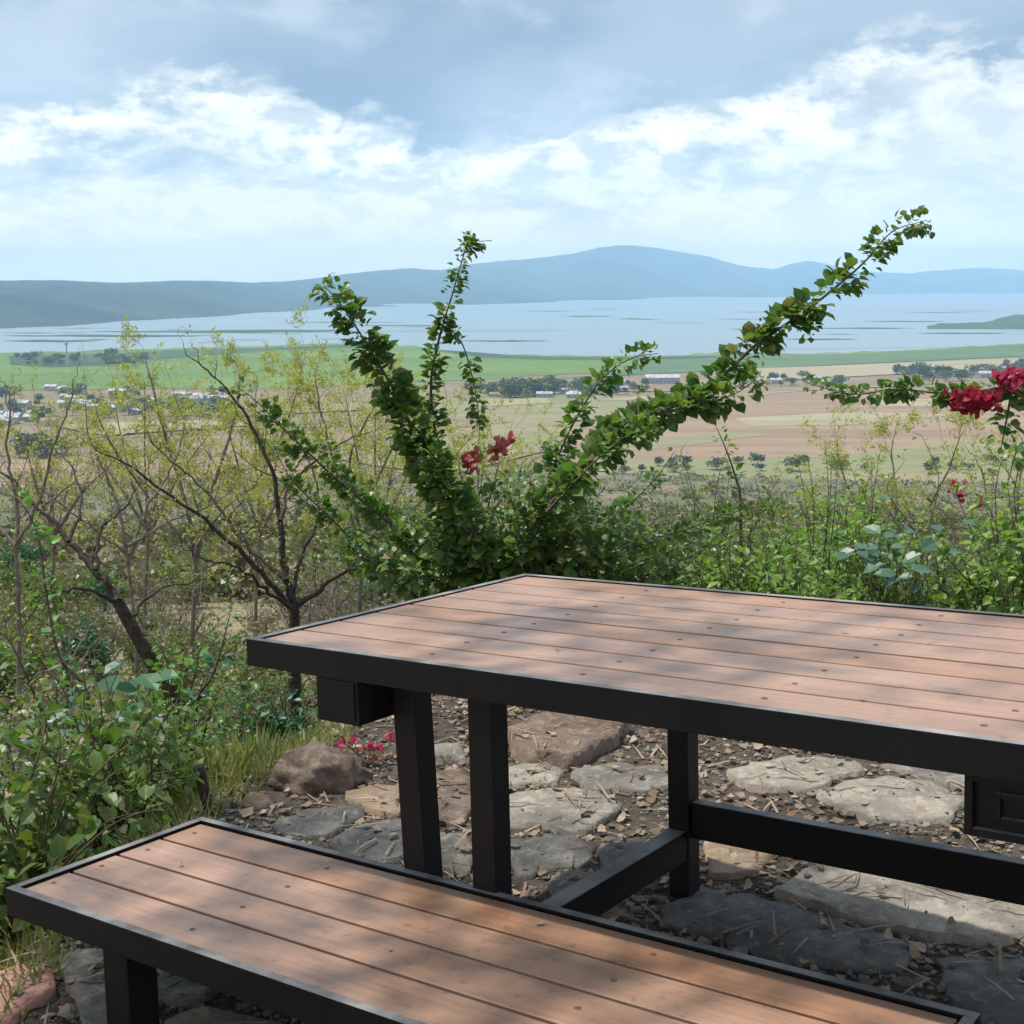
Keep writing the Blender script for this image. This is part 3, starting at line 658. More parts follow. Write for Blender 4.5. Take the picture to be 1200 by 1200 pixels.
def smooth_line(P, n=6):
    """Catmull-Rom through the points"""
    P = [np.array(tuple(p)) for p in P]; Q = [2*P[0]-P[1]] + P + [2*P[-1]-P[-2]]; out = []
    for i in range(1, len(Q)-2):
        for k in range(n):
            t = k/n; a, b_, c, d_ = Q[i-1], Q[i], Q[i+1], Q[i+2]
            out.append(.5*((2*b_) + (-a+c)*t + (2*a-5*b_+4*c-d_)*t*t + (-a+3*b_-3*c+d_)*t**3))
    out.append(P[-1]); return np.array(out)
def along(L, step):
    seg = np.linalg.norm(np.diff(L, axis=0), axis=1); s = np.concatenate([[0], np.cumsum(seg)]); n = max(2, int(s[-1]/step))
    t = np.linspace(0, s[-1], n); return np.stack([np.interp(t, s, L[:, k]) for k in range(3)], 1), t/s[-1]
def cane(stems, lv, P, r0, size, rng, dens=1.0, spread=1.0, t0=.15, tpl=LEAF, lmi=0, r1=.0012, clump=1, droop=0.0, spurs=0.0):
    """one leafy cane: the stem, and leaves in alternate nodes on short stalks"""
    L = smooth_line(P); n = len(L); stems.tube(L, np.linspace(r0, r1, n), 6 if r0 > .006 else 4)
    Q, t = along(L, size*.42/dens); T = unit(np.gradient(Q, axis=0)); k = t > t0; Q, T, t = Q[k], T[k], t[k]
    PP = []; DD = []; SS = []
    for c in range(clump):
        keep = rng.random(len(Q)) < .12 + .88*np.sin(np.arange(len(Q))*.5*size*.42/dens/.028 + rng.uniform(0, .9))**2
        q, tt, ts = Q[keep], T[keep], t[keep]
        rd = rng.normal(size=q.shape); rd -= (rd*tt).sum(1)[:, None]*tt; rd = unit(rd)
        dd = unit(rd + tt*rng.uniform(-.1, .8, (len(q), 1)) + np.array([0, 0, -droop]))
        PP.append(q + rd*rng.uniform(.1, .6, (len(q), 1))*size*spread); DD.append(dd); SS.append(size*rng.uniform(.55, 1.12, len(q))*(1 - .45*np.clip((ts-.82)/.18, 0, 1)))
    PP = np.concatenate(PP); DD = np.concatenate(DD); SS = np.concatenate(SS)
    U = np.stack([rng.normal(size=len(PP))*.55, rng.normal(size=len(PP))*.55, np.ones(len(PP))], 1)
    leaves(lv, PP, DD, U, SS, tpl, lmi)
    if spurs > 0:
        Qs, ts = along(L, .06/spurs); Ts = unit(np.gradient(Qs, axis=0))
        for p, tt, tv in zip(Qs, Ts, ts):
            if tv < t0 or rng.random() > .5: continue
            rd = rng.normal(size=3); rd -= (rd@tt)*tt; rd /= np.linalg.norm(rd)
            ln = rng.uniform(.03, .14)*(1.1-tv*.7); e = p + (rd*.8+tt*.5+np.array([0, 0, .15]))*ln
            cane(stems, lv, [p, (p+e)/2+rng.normal(size=3)*.006, e], .0018, size*.85, rng, dens, spread, .1, tpl, lmi, .0008, 1, droop, 0)
def bracts(b, c, rad, n, size, rng, mi=0):
    rad = [q*.85 for q in rad]
    if isinstance(b, list): b.append(MB()); b = b[-1]
    """a flower head: groups of three papery bracts"""
    P = []; D = []; U = []; S = []
    for i in range(n):
        p = np.array(tuple(c)) + rng.normal(size=3)*np.array(rad)*.5
        d0 = unit(rng.normal(size=3)+np.array([0, 0, .4])); a = unit(np.cross(d0, rng.normal(size=3))); e = np.cross(d0, a)
        for k in range(3):
            q = a*math.cos(k*2.09)+e*math.sin(k*2.09); P.append(p); D.append(q*.8+d0*.8); U.append(d0); S.append(size*rng.uniform(.7, 1.15))
    leaves(b, np.array(P), np.array(D), np.array(U), np.array(S), (LEAF[0]*np.array([1.25, 1, 1]), LEAF[1]), mi)
def finish_plant(name, st, lv, smat, lmats, label, cat, base, group=None, extra=None, stem_name='stem', leaf_name='foliage'):
    """shift meshes so that the plant's origin is at its base; stem and foliage are its parts"""
    e = empty(name, base); tag(e, label, cat, group)
    for bl, nm, mt in ((st, stem_name, smat), (lv, leaf_name, lmats)) + tuple(extra or ()):
      for bb in (bl if isinstance(bl, list) else [bl]):
        if bb.nv == 0: continue
        bb.v = [v - np.array(tuple(base)) for v in bb.v]; bb.build(nm, mt, e)
    return e

# ---- the arching bougainvillea behind the table
rng = np.random.default_rng(11)
st, lv, fl = MB(), MB(), []
base = gpt(590, 5.45)
B0 = lambda: base + Vector((rng.normal()*.05, rng.normal()*.05, 0))
def c_(pts, Y): return [pt(x, y, Y) for x, y in pts]
canes = [
 ([(560, 680), (530, 610), (500, 540), (468, 470), (440, 420), (405, 365), (378, 332)], 5.2, .013, .058, 2.0, 5, 1.3),
 ([(560, 670), (530, 600), (512, 520), (505, 450), (515, 395), (530, 345), (543, 300), (552, 276)], 5.3, .009, .045, 1.3, 2, .9),
 ([(510, 420), (520, 385), (540, 400), (553, 440), (560, 480), (563, 530)], 5.3, .004, .038, 1.2, 1, .8),
 ([(540, 300), (552, 290), (560, 282)], 5.3, .003, .04, 1.6, 2, .8),
 ([(600, 670), (640, 600), (700, 530), (760, 490), (830, 455), (885, 405), (950, 360), (1010, 310), (1045, 272), (1086, 258)], 5.1, .014, .060, 1.35, 3, 1.0),
 ([(690, 535), (740, 492), (800, 478), (860, 462), (890, 440)], 5.0, .005, .055, 1.6, 3, 1.1),
 ([(640, 600), (720, 520), (770, 500)], 4.9, .005, .058, 1.6, 2, 1.1),
 ([(870, 420), (905, 385), (935, 365), (950, 395)], 5.1, .004, .05, 1.4, 2, 1),
 ([(605, 660), (640, 570), (670, 500), (705, 445), (740, 420), (772, 414)], 5.4, .007, .055, 1.3, 2, .9),
 ([(560, 680), (480, 630), (410, 575), (350, 520), (300, 470), (276, 452)], 5.35, .008, .045, 1.4, 2, 1.0),
 ([(570, 680), (500, 650), (440, 600), (400, 560), (385, 520)], 5.5, .007, .048, 1.5, 2, 1.0),
 ([(540, 670), (450, 660), (380, 600), (340, 560), (320, 520)], 5.6, .007, .045, 1.3, 2, 1.0),
 ([(620, 665), (700, 620), (760, 570), (790, 530)], 5.5, .006, .04, 1.1, 1, .9),
 ([(620, 670), (710, 640), (790, 625), (860, 600), (920, 590)], 5.3, .006, .04, 1.2, 1, .9),
 ([(610, 670), (650, 600), (660, 560), (650, 520)], 5.35, .006, .055, 1.6, 3, 1.1),
 ([(500, 560), (470, 500), (452, 455)], 5.15, .005, .055, 1.5, 2, 1.1),
 ([(560, 640), (520, 560), (490, 500)], 5.05, .006, .055, 1.8, 3, 1.2),
]
for pts, Y, r0, sz, dn, cl, sp in canes:
    cane(st, lv, [B0()]+c_(pts, Y) if pts[0][1] > 600 else c_(pts, Y), r0, sz, rng, dn*1.6, sp*1.3, .12, BLEAF, clump=cl*2+2, spurs=1.0)
for k in range(105):                                   # the dense heart of the shrub
    a = rng.uniform(-1, 1); e = pt(605 + a*225 + rng.normal()*18, 645 - (1-abs(a))*120*rng.uniform(.1, 1) + rng.normal()*16, 5.35 + rng.uniform(-.45, .4))
    m_ = base.lerp(e, .5) + Vector((rng.normal()*.06, rng.normal()*.06, .10))
    cane(st, lv, [B0(), m_, e], .006, .048, rng, 1.7, 1.2, .25, BLEAF, clump=2, spurs=.8)
bracts(fl, pt(551, 540, 5.2), (.04, .04, .055), 24, .030, rng); bracts(fl, pt(585, 527, 5.25), (.035, .04, .05), 20, .030, rng)
bracts(fl, pt(598, 520, 5.3), (.02, .03, .03), 10, .03, rng)
finish_plant('bougainvillea', st, lv, M['bark'], M['boug'], 'large green bougainvillea behind the table with long arching leafy canes and few coral flowers', 'shrub', base, None, ((fl, 'flower', M['coral']),))

# ---- the second bougainvillea, rooted beyond the right edge
st, lv, fl, fl2 = MB(), MB(), [], []; base = gpt(1370, 4.6)
for pts, Y, r0, sz, dn, cl in [([(1330, 700), (1270, 560), (1215, 480), (1185, 455), (1120, 462), (1050, 456), (1000, 462), (946, 449)], 4.5, .009, .042, 2.2, 5),
                            ([(1186, 456), (1178, 500), (1172, 530)], 4.5, .005, .055, 1.5, 2), ([(1330, 700), (1290, 560), (1240, 450), (1210, 430)], 4.5, .009, .045, 1.5, 2),
                            ([(1300, 620), (1220, 540), (1196, 520), (1180, 570)], 4.6, .005, .04, 1.0, 1), ([(1350, 760), (1260, 680), (1190, 640), (1130, 650)], 4.7, .006, .045, 1.2, 2),
                            ([(1330, 760), (1300, 640), (1290, 560), (1320, 480)], 4.7, .008, .05, 1.3, 2)]:
    cane(st, lv, ([base] if pts[0][0] > 1300 else []) + c_(pts, Y), r0, sz, rng, dn, .9, .1, BLEAF, clump=cl+2)
for x, y, n in ((1140, 468, 60), (1126, 472, 40), (1156, 472, 44)): bracts(fl, pt(x, y, 4.45), (.05, .05, .035), n, .029, rng)
for x, y, n in ((1180, 443, 26), (1196, 446, 26), (1215, 440, 20)): bracts(fl2, pt(x, y, 4.45), (.04, .05, .04), n, .029, rng)
finish_plant('bougainvillea', st, lv, M['bark'], M['boug'], 'bougainvillea cane with dense red and pink flowers reaching in from the right edge', 'shrub', base, None, ((fl, 'red_flower', M['red']), (fl2, 'pink_flower', M['pink'])))
# small dark red one farther back on the right
st, lv, fl = MB(), MB(), []; base = gpt(1105, 6.4)
for pts in ([(1100, 680), (1090, 620), (1100, 560), (1080, 510)], [(1105, 680), (1120, 620), (1150, 585)], [(1100, 680), (1070, 620), (1040, 575), (1060, 540)], [(1105, 690), (1130, 650), (1170, 620)]):
    cane(st, lv, [base]+c_(pts, 6.3), .006, .045, rng, .9, 1, .3, spurs=.5)
bracts(fl, pt(1122, 572, 6.3), (.05, .06, .05), 12, .028, rng); bracts(fl, pt(1145, 588, 6.3), (.06, .06, .04), 7, .026, rng)
finish_plant('bougainvillea', st, lv, M['twig'], M['olive'], 'thin upright shrub with dull red flowers behind the right end of the table', 'shrub', base, None, ((fl, 'flower', M['red']),))

Mb = frame_at(TB); Mt = frame_at(TT); rr = random.Random(3)
for k, (mm, u, v, mt) in enumerate([(Mb, .20, .27, 'litter'), (Mb, .37, .36, 'litter'), (Mb, .83, .20, 'litter'), (Mb, .98, .42, 'litter'), (Mt, .62, .22, 'litter'), (Mt, 1.02, .63, 'litter'), (Mt, 1.25, .14, 'litter')]):
    b = MB(); a = rr.uniform(0, 6.28); leaves(b, np.array([[0, 0, 0.0]]), np.array([[math.cos(a), math.sin(a), .05]]), np.array([[0, 0, 1.]]), [rr.uniform(.010, .018)], CURL)
    o = b.build('fallen_leaf', M[mt]); o.location = mm @ Vector((u, v, -.001)); tag(o, 'tiny dry leaf bit lying on the bench boards' if mm is Mb else 'tiny dry leaf bit lying on the table boards', 'leaf', 'leaf bits on the bench' if mm is Mb else 'leaf bits on the table')

# ------------------------------------------------------------------ generic plants
def shrub(name, label, cat, px, Y, width, height, n, size, lmat, smat='stem', tpl=LEAF, seed=1, dens=1.0, clump=1, droop=0.1, lean=(0, 0), t0=.25, group=None, spurs=0.5, base=None, r0=.005):
    rng = np.random.default_rng(seed); base = base or gpt(px, Y); st, lv = MB(), MB()
    for k in range(n):
        a = rng.uniform(0, 6.283); q = math.sqrt(rng.random())
        e = base + Vector((math.cos(a)*q*width + lean[0], math.sin(a)*q*width + lean[1], height*(1-.45*q*q)*rng.uniform(.55, 1.08)))
        m1 = base.lerp(e, .35) + Vector((rng.normal()*width*.06, rng.normal()*width*.06, height*.08)); m2 = base.lerp(e, .7) + Vector((rng.normal()*width*.06, rng.normal()*width*.06, height*.10))
        cane(st, lv, [base + Vector((rng.normal()*width*.06, rng.normal()*width*.06, -.02)), m1, m2, e], r0, size, rng, dens, 1.0, t0, tpl, clump=clump, droop=droop, spurs=spurs)
    return finish_plant(name, st, lv, M[smat], M[lmat], label, cat, base, group)
SH = [  # left foreground
 ('leafy_shrub', 'light green leafy shrub in the lower left corner above the bench', 30, 3.15, .42, .50, 34, .060, 'green', LEAF),
 ('leafy_shrub', 'dense mid green shrub touching the left end of the bench', 125, 3.65, .36, .46, 34, .055, 'green', LEAF),
 ('leafy_shrub', 'dark green shrub in the shade between the bench end and the wooden peg', 190, 4.0, .34, .40, 30, .050, 'boug', LEAF),
 ('leafy_shrub', 'taller leafy shrub at the left edge with pale trunk gaps behind it', 60, 4.4, .42, .62, 26, .058, 'green', LEAF),
 ('leafy_shrub', 'bright green shrub below the leaning trunk', 215, 5.0, .36, .50, 24, .055, 'fresh', LEAF),
 ('leafy_shrub', 'bluish green shrub left of the leaning trunk', 110, 4.9, .34, .62, 20, .062, 'deep', LEAF),
 ('leafy_shrub', 'dark green bush tucked under the left end of the table', 335, 4.75, .27, .36, 34, .042, 'deep', LEAF),
 # behind the table, left
 ('leafy_shrub', 'bright green low bush just left of the bougainvillea base', 425, 6.1, .33, .42, 34, .050, 'fresh', LEAF),
 ('leafy_shrub', 'olive green weedy shrub behind the far left table corner', 300, 6.4, .33, .36, 22, .040, 'olive', NARROW),
 # behind the table, right
 ('leafy_shrub', 'dark green low shrub just right of the bougainvillea base', 690, 5.75, .36, .44, 30, .045, 'boug', LEAF),
 ('leafy_shrub', 'yellowish green shrub behind the middle of the table', 780, 6.3, .38, .52, 30, .045, 'olive', LEAF),
 ('leafy_shrub', 'mid green shrub behind the table with stems standing clear', 865, 6.0, .40, .48, 28, .048, 'green', LEAF),
 ('leafy_shrub', 'upright fresh green shrub left of the broad bluish leaves', 965, 6.2, .36, .66, 34, .050, 'fresh', NARROW),
 ('leafy_shrub', 'dark green shrub behind the right half of the table', 1060, 5.9, .38, .45, 32, .052, 'deep', LEAF),
 ('leafy_shrub', 'tangled green shrub between the yellowish shrub and the stems standing clear', 825, 6.9, .5, .62, 34, .045, 'boug', LEAF),
 ('leafy_shrub', 'tallest fresh green shrub right of centre behind the table', 1000, 7.0, .5, .78, 36, .05, 'green', LEAF),
 ('leafy_shrub', 'dull olive shrub behind the far right corner of the table top', 1120, 6.9, .5, .62, 34, .045, 'olive', LEAF),
 ('leafy_shrub', 'low green shrub hugging the back edge of the table, right of centre', 910, 5.6, .34, .34, 30, .042, 'green', LEAF),
 ('leafy_shrub', 'small leaved green shrub right of the bougainvillea heart', 735, 6.8, .42, .58, 32, .042, 'green', LEAF),
 ('leafy_shrub', 'green shrub along the right edge above the yellow succulent', 1190, 5.7, .40, .55, 30, .050, 'green', LEAF),
]
for i, (nm, lb, px, Y, wd, h, n, sz, lm, tp) in enumerate(SH):
    if i not in (2, 6): h *= 1.45; n = int(n*1.5); wd *= 1.12
    if i >= 9: lm = {'boug': 'deep' if i % 2 else 'green', 'green': 'bright', 'deep': 'boug'}.get(lm, lm)
    if i >= 9: h *= 1.25*random.Random(i*5).uniform(.8, 1.2); n = int(n*1.15); wd *= 1.15; sz *= 1.3
    if i < 2: n = int(n*.7); h *= .92
    shrub(nm, lb, 'shrub', px, Y, wd, h, n, sz, lm, 'stem', tp, 100+i, 1.0, 2 if i > 6 else 2, spurs=.9, t0=.12 if i >= 9 else .25)
# tall canes at the left edge and over the left foreground
for i, (lb, pts, Y, sz, lm) in enumerate([
    ('tall bare stem tufted with bright green leaves at the left edge of the picture', [(105, 830), (70, 770), (55, 700), (45, 630), (25, 590), (-5, 575)], 4.6, .055, 'fresh'),
    ('thin slanting brown cane with leaves only at its tip, lower left', [(70, 900), (55, 850), (30, 790), (10, 750), (-10, 735)], 4.2, .055, 'green'),
    ('slender stem rising left of the leaning trunk with sparse small leaves', [(80, 830), (75, 760), (60, 690), (50, 640)], 5.0, .035, 'olive'),
    ('leafy slanting stem right of the leaning trunk, pointing at the far tree', [(230, 830), (250, 790), (262, 750), (272, 710)], 4.9, .05, 'deep'),
    ('short leafy stem with red brown tip rising above the fields', [(868, 600), (862, 560), (850, 525), (838, 497)], 5.9, .045, 'boug')]):
    st, lv = MB(), MB(); base = gpt(pts[0][0], Y); rr = np.random.default_rng(50+i)
    cane(st, lv, [base]+c_(pts, Y), .008, sz, rr, 1.2, 1.0, .45, clump=2, spurs=.6)
    finish_plant('sapling', st, lv, M['bark'], M[lm], lb, 'plant', base)
for i, (lb, px, Y, wd, h, n) in enumerate([('rich green arching shrub behind the table, first right of the bougainvillea', 760, 5.9, .42, .52, 12), ('rich green arching shrub behind the table around the broad bluish leaves', 930, 6.1, .50, .62, 15), ('rich green arching shrub at the right end behind the table', 1110, 5.8, .48, .60, 15), ('rich green arching shrub left of the bougainvillea base', 470, 5.9, .45, .50, 12)]):
    shrub('leafy_shrub', lb, 'shrub', px, Y, wd, h, n, .056, 'boug', 'bark', BLEAF, 400+i, 1.5, 3, t0=.15, spurs=.8, r0=.007)
# a bush whose top stands against the ploughed field
shrub('leafy_shrub', 'small green bush standing against the brown field right of centre', 'shrub', 862, 5.8, .14, .62, 12, .045, 'boug', 'stem', LEAF, 300, 1.1, 2, t0=.55)

def rosette(name, label, cat, px, Y, n, ln, wd, mat, seed, rise=.6, base=None):
    rng = np.random.default_rng(seed); base = base or gpt(px, Y); b = MB()
    for k in range(n):
        a = k*2.4 + rng.normal()*.2; up = rise*rng.uniform(.4, 1.3); l = ln*rng.uniform(.6, 1.1); ww = wd*rng.uniform(.7, 1.1)
        d = np.array([math.cos(a), math.sin(a), 0]); s = np.array([-math.sin(a), math.cos(a), 0]); V = []; m = 9
        for j in range(m):
            t = j/(m-1); c = d*l*t*(1-.2*up) + np.array([0, 0, l*up*t*(1-.75*t*t)]); w_ = ww*math.sin(math.pi*min(1, .12+.88*t))**.7*(1 if t < 1 else 0)
            V += [c - s*w_ + [0, 0, w_*.35], c, c + s*w_ + [0, 0, w_*.35]]
        F = [(3*j+q, 3*j+q+1, 3*j+q+4, 3*j+q+3) for j in range(m-1) for q in (0, 1)]
        b.add(np.array(V), F, 0, True)
    o = b.build(name, M[mat]); o.location = base; tag(o, label, cat); return o
# broad leaf plants
def broad(label, px, py, Y, n, ln, mat, seed, sp=.10):
    rng = np.random.default_rng(seed); base = gpt(px, Y); st, lv = MB(), MB(); top = pt(px, py, Y)
    for k in range(n):
        e = top + Vector((rng.normal()*sp, rng.normal()*sp, rng.normal()*sp*.7)); L = smooth_line([base + Vector((rng.normal()*.05, rng.normal()*.05, 0)), base.lerp(e, .5)+Vector((rng.normal()*.05, 0, .03)), e]); st.tube(L, np.linspace(.003, .0015, len(L)), 4)
        a = rng.uniform(0, 6.28); leaves(lv, [np.array(e)], [np.array([math.cos(a), math.sin(a)-.3, rng.uniform(-.5, .4)])], np.array([[rng.normal()*.3, -.4, 1.]]), [ln*rng.uniform(.7, 1.1)], (LEAF[0]*np.array([1.2, 1, 1]), LEAF[1]))
    finish_plant('broad_leaf_plant', st, lv, M['stem'], M[mat], label, 'plant', base)
broad('plant with broad bluish green leaves behind the right half of the table', 1050, 645, 5.6, 34, .085, 'blue', 5, .12)
broad('plant with a few large drooping teal leaves below the leaning trunk', 158, 805, 4.3, 9, .11, 'deep', 6, .06)
broad('broad leaved plant beside the first leaning trunk, lower than the teal one', 100, 850, 4.2, 14, .09, 'blue', 7, .07)
rosette('succulent', 'yellow orange succulent rosette at the right edge behind the table', 'succulent', 1150, 5.35, 34, .17, .016, 'yellow', 3, .9, base=gpt(1150, 5.35)+Vector((0, 0, .0)))
rosette('succulent', 'smaller yellowish succulent rosette at the far right behind the table', 'succulent', 1195, 5.5, 26, .20, .018, 'yellow', 4, 1.1)
# small flowers seen under the table
for i, (px, py, Y, lb, mt, nn) in enumerate([(430, 872, 3.95, 'small plant with bright pink flowers beside the first table leg', 'pink', 14), (834, 871, 4.55, 'tiny red flower seen just right of the rear table leg', 'red', 9)]):
    base = pt(px, py, Y); base.z = G(base.x, base.y); st, lv, fl = MB(), MB(), []; rr = np.random.default_rng(70+i); top = pt(px, py, Y)
    for k in range(6):
        e = top + Vector((rr.normal()*.04, rr.normal()*.03, rr.normal()*.015)); cane(st, lv, [base, base.lerp(e, .6)+Vector((rr.normal()*.01, 0, .01)), e], .002, .022, rr, 1, 1, .2)
        bracts(fl, e, (.02, .02, .015), max(2, nn//6), .024, rr)
    finish_plant('flowering_plant', st, lv, M['stem'], M['green'], lb, 'flower', base, None, ((fl, 'flower', M[mt]),))

# ------------------------------------------------------------------ grass on the bank
def grass(n, name, mat):
    rng = np.random.default_rng(8); P = []
    while len(P) < n:
        a = rng.uniform(-.42, .42); er = edge_r(a); s = -.15 + rng.exponential(3.6)
        if s > 30: continue
        r = er + s; x, y = r*math.sin(a), r*math.cos(a)
        if mnoise.noise(Vector((x*1.3, y*1.3, 3))) + .18 < rng.uniform(-.3, .35) and s < 8: continue
        if s < .3 and a > -.05 and rng.random() < .8: continue
        P.append((x, y, G(x, y)-.01))
    P = np.array(P); n = len(P); D = np.stack([rng.normal(size=n)*.45, rng.normal(size=n)*.45, np.ones(n)], 1); U = rng.normal(size=(n, 3))
    b = MB(); leaves(b, P, D, U, rng.uniform(.03, .10, n)*(1+np.linalg.norm(P[:, :2], axis=1)*.02), BLADE); tag(b.build(name, mat), kind='stuff')
grass(52000, 'grass', M['grass'])
def tuft(label, px, Y, n, h, seed, mat='grass', base=None):
    rng = np.random.default_rng(seed); base = base or gpt(px, Y); b = MB()
    P = np.stack([rng.normal(size=n)*.045, rng.normal(size=n)*.04, np.zeros(n)], 1); D = np.stack([P[:, 0]*9+rng.normal(size=n)*.18, P[:, 1]*9+rng.normal(size=n)*.18, np.ones(n)], 1)
    leaves(b, P, D, rng.normal(size=(n, 3)), rng.uniform(.5, 1.1, n)*h, BLADE); o = b.build('grass_tuft', M[mat]); o.location = base; tag(o, label, 'grass')
tuft('dry grass tuft beside the boulder at the patio edge', 305, 4.05, 170, .15, 1); tuft('low green grass tuft right behind the wooden peg', 262, 3.95, 260, .17, 2)
tuft('yellowish grass tuft left of the dark bush under the table', 285, 4.6, 160, .17, 3); tuft('green grass tuft seen between the table legs', 520, 5.1, 300, .30, 4, 'green')

# ------------------------------------------------------------------ bare, feathery trees
def branchy(label, name, Y, trunk, limbs, seed, base=None, r0=.045, twigs=1.0, lmat='feather', leafn=1.0, leafs=.022, bark='bark', lvl=3, tl=.45, group=None, spread=.3, upb=.25):
    """trunk and limbs as given, twigs and small sparse leaves grown on them"""
    rng = np.random.default_rng(seed); base = base or gpt(trunk[0][0], Y); st, lv, tk = MB(), MB(), MB(); LP = []; LD = []
    def grow(p, d, ln, r, lev):
        m = 5; q = [np.array(p)]; dd = np.array(d)
        for k in range(m):
            dd = unit(dd + rng.normal(size=3)*.22 + np.array([0, 0, upb*.25])); q.append(q[-1] + dd*ln/m)
        q = np.array(q); st.tube(q, np.linspace(r, r*.35, m+1), 3)
        if lev <= 1:
            for k in range(int(3*leafn + rng.random())):
                i = rng.integers(2, m+1); LP.append(q[i] + rng.normal(size=3)*.02); LD.append(unit(rng.normal(size=3)+dd))
        if lev > 0:
            for k in range(int(rng.integers(3, 6)*twigs)):
                i = rng.integers(1, m+1); grow(q[i], unit(dd + rng.normal(size=3)*.75), ln*rng.uniform(.4, .7), r*.5, lev-1)
    T = smooth_line([base - Vector((0, 0, .1))] + [pt(x, y, Y) for x, y in trunk]); tk.tube(T, np.linspace(r0, r0*.6, len(T)), 9)
    for k, (pts, ra, dyo) in enumerate(limbs):
        P = [pt(x, y, Y + dyo*(j/(len(pts)-1))) for j, (x, y) in enumerate(pts)]; L = smooth_line(P)
        L += np.array([rng.normal(size=3)*.005*min(1, j) for j in range(len(L))]); st.tube(L, np.linspace(ra, ra*.12, len(L)), 6)
        Q, t = along(L, .085/twigs); Tn = unit(np.gradient(Q, axis=0))
        for q, tt, tv in zip(Q, Tn, t):
            if tv < .18: continue
            grow(q, unit(tt*.5 + rng.normal(size=3)*.7 + np.array([0, 0, upb])), tl*rng.uniform(.35, 1)*(1.1-.5*tv), max(.0016, ra*.28*(1-tv*.6)), lvl-1)
    LP = np.array(LP); LD = np.array(LD); lv_ = MB()
    if len(LP): leaves(lv_, LP, LD, rng.normal(size=LP.shape), leafs*rng.uniform(.5, 1.3, len(LP)), TINY)
    return finish_plant(name, st, lv_, M[bark], M[lmat], label, 'tree', base, group, ((tk, 'trunk', M[bark]),), 'limbs', 'crown')
branchy('small dark tree behind the left table edge with a long limb pointing up left', 'bare_tree', 6.6, [(345, 760), (345, 712)], [
    ([(345, 715), (332, 660), (328, 610), (318, 550), (290, 490), (250, 440), (216, 412)], .020, .3),
    ([(345, 715), (300, 665), (258, 625), (200, 580), (150, 545), (112, 528)], .017, -.4),
    ([(345, 715), (375, 690), (410, 668), (445, 650), (480, 640)], .015, .2),
    ([(335, 680), (290, 640), (262, 600), (225, 560), (180, 520), (165, 480)], .013, .6),
    ([(345, 715), (350, 660), (372, 610), (370, 560), (350, 520)], .013, .5),
    ([(345, 715), (310, 690), (280, 665), (240, 655), (205, 640)], .012, -.5),
    ([(328, 610), (345, 560), (400, 520), (440, 505)], .010, .6)], 21, r0=.040, twigs=.8, tl=.34, bark='darkbark', leafn=.6, lmat='feather', leafs=.02)
branchy('leaning dark trunk left of the table with bare grey branches', 'bare_tree', 6.0, [(200, 815), (186, 790), (160, 745), (138, 705)], [
    ([(138, 705), (112, 668), (80, 635), (50, 600), (10, 560), (-20, 545)], .020, .4), ([(138, 705), (95, 690), (50, 700), (20, 745)], .012, -.3),
    ([(112, 668), (120, 620), (150, 590), (165, 560)], .011, .4), ([(80, 635), (95, 590), (85, 550), (60, 520)], .010, .5), ([(150, 725), (190, 690), (240, 680)], .009, .3)], 22, r0=.045, twigs=.8, tl=.34, bark='darkbark', leafn=.25)
branchy('grey twiggy bare tree at the left edge', 'bare_tree', 9.0, [(22, 720), (18, 640)], [
    ([(18, 650), (20, 590), (8, 530), (12, 470), (0, 440)], .016, .3), ([(18, 640), (45, 590), (60, 530), (80, 480), (90, 430)], .014, -.4), ([(18, 640), (-20, 590), (-40, 520)], .014, .3), ([(30, 610), (80, 570), (110, 540)], .011, .4)], 23, r0=.02, twigs=.8, tl=.5, bark='twig', leafn=.12)
branchy('grey many branched bare tree above the leaning trunk', 'bare_tree', 10.5, [(160, 760), (150, 660)], [
    ([(150, 660), (140, 600), (125, 560), (105, 510), (100, 470)], .018, .3), ([(150, 660), (170, 600), (200, 550), (215, 500), (200, 450)], .016, .5), ([(150, 650), (110, 620), (70, 590), (40, 570)], .014, -.4), ([(150, 640), (200, 610), (250, 590), (290, 560)], .014, .6)], 24, r0=.022, twigs=.85, tl=.6, bark='twig', leafn=.35)
branchy('pale green feathery tree behind the leaning trunk, reaching the lake line', 'feathery_tree', 12.5, [(225, 760), (230, 650)], [
    ([(230, 660), (215, 580), (190, 500), (175, 440), (170, 415)], .022, .5), ([(230, 660), (250, 570), (275, 490), (280, 440), (270, 415)], .022, .8), ([(230, 650), (180, 590), (130, 520), (110, 470)], .018, -.6), ([(230, 640), (290, 580), (330, 510), (350, 450), (355, 425)], .020, .6), ([(230, 640), (260, 600), (310, 560)], .016, -.8)], 25, r0=.03, upb=.05, twigs=.85, tl=.6, bark='twig', leafn=6, leafs=.030)
branchy('pale green feathery tree between the dark bare tree and the bougainvillea', 'feathery_tree', 13.5, [(420, 740), (425, 640)], [
    ([(425, 650), (400, 570), (380, 500), (370, 450), (372, 425)], .022, .5), ([(425, 650), (440, 570), (470, 500), (480, 450)], .020, .7), ([(425, 640), (360, 590), (310, 540), (300, 490)], .018, -.6), ([(425, 640), (490, 590), (530, 540), (560, 500)], .018, .6), ([(425, 640), (410, 540), (440, 470), (425, 430)], .018, -.8)], 26, r0=.03, upb=.05, twigs=.85, tl=.6, bark='twig', leafn=6, leafs=.031)
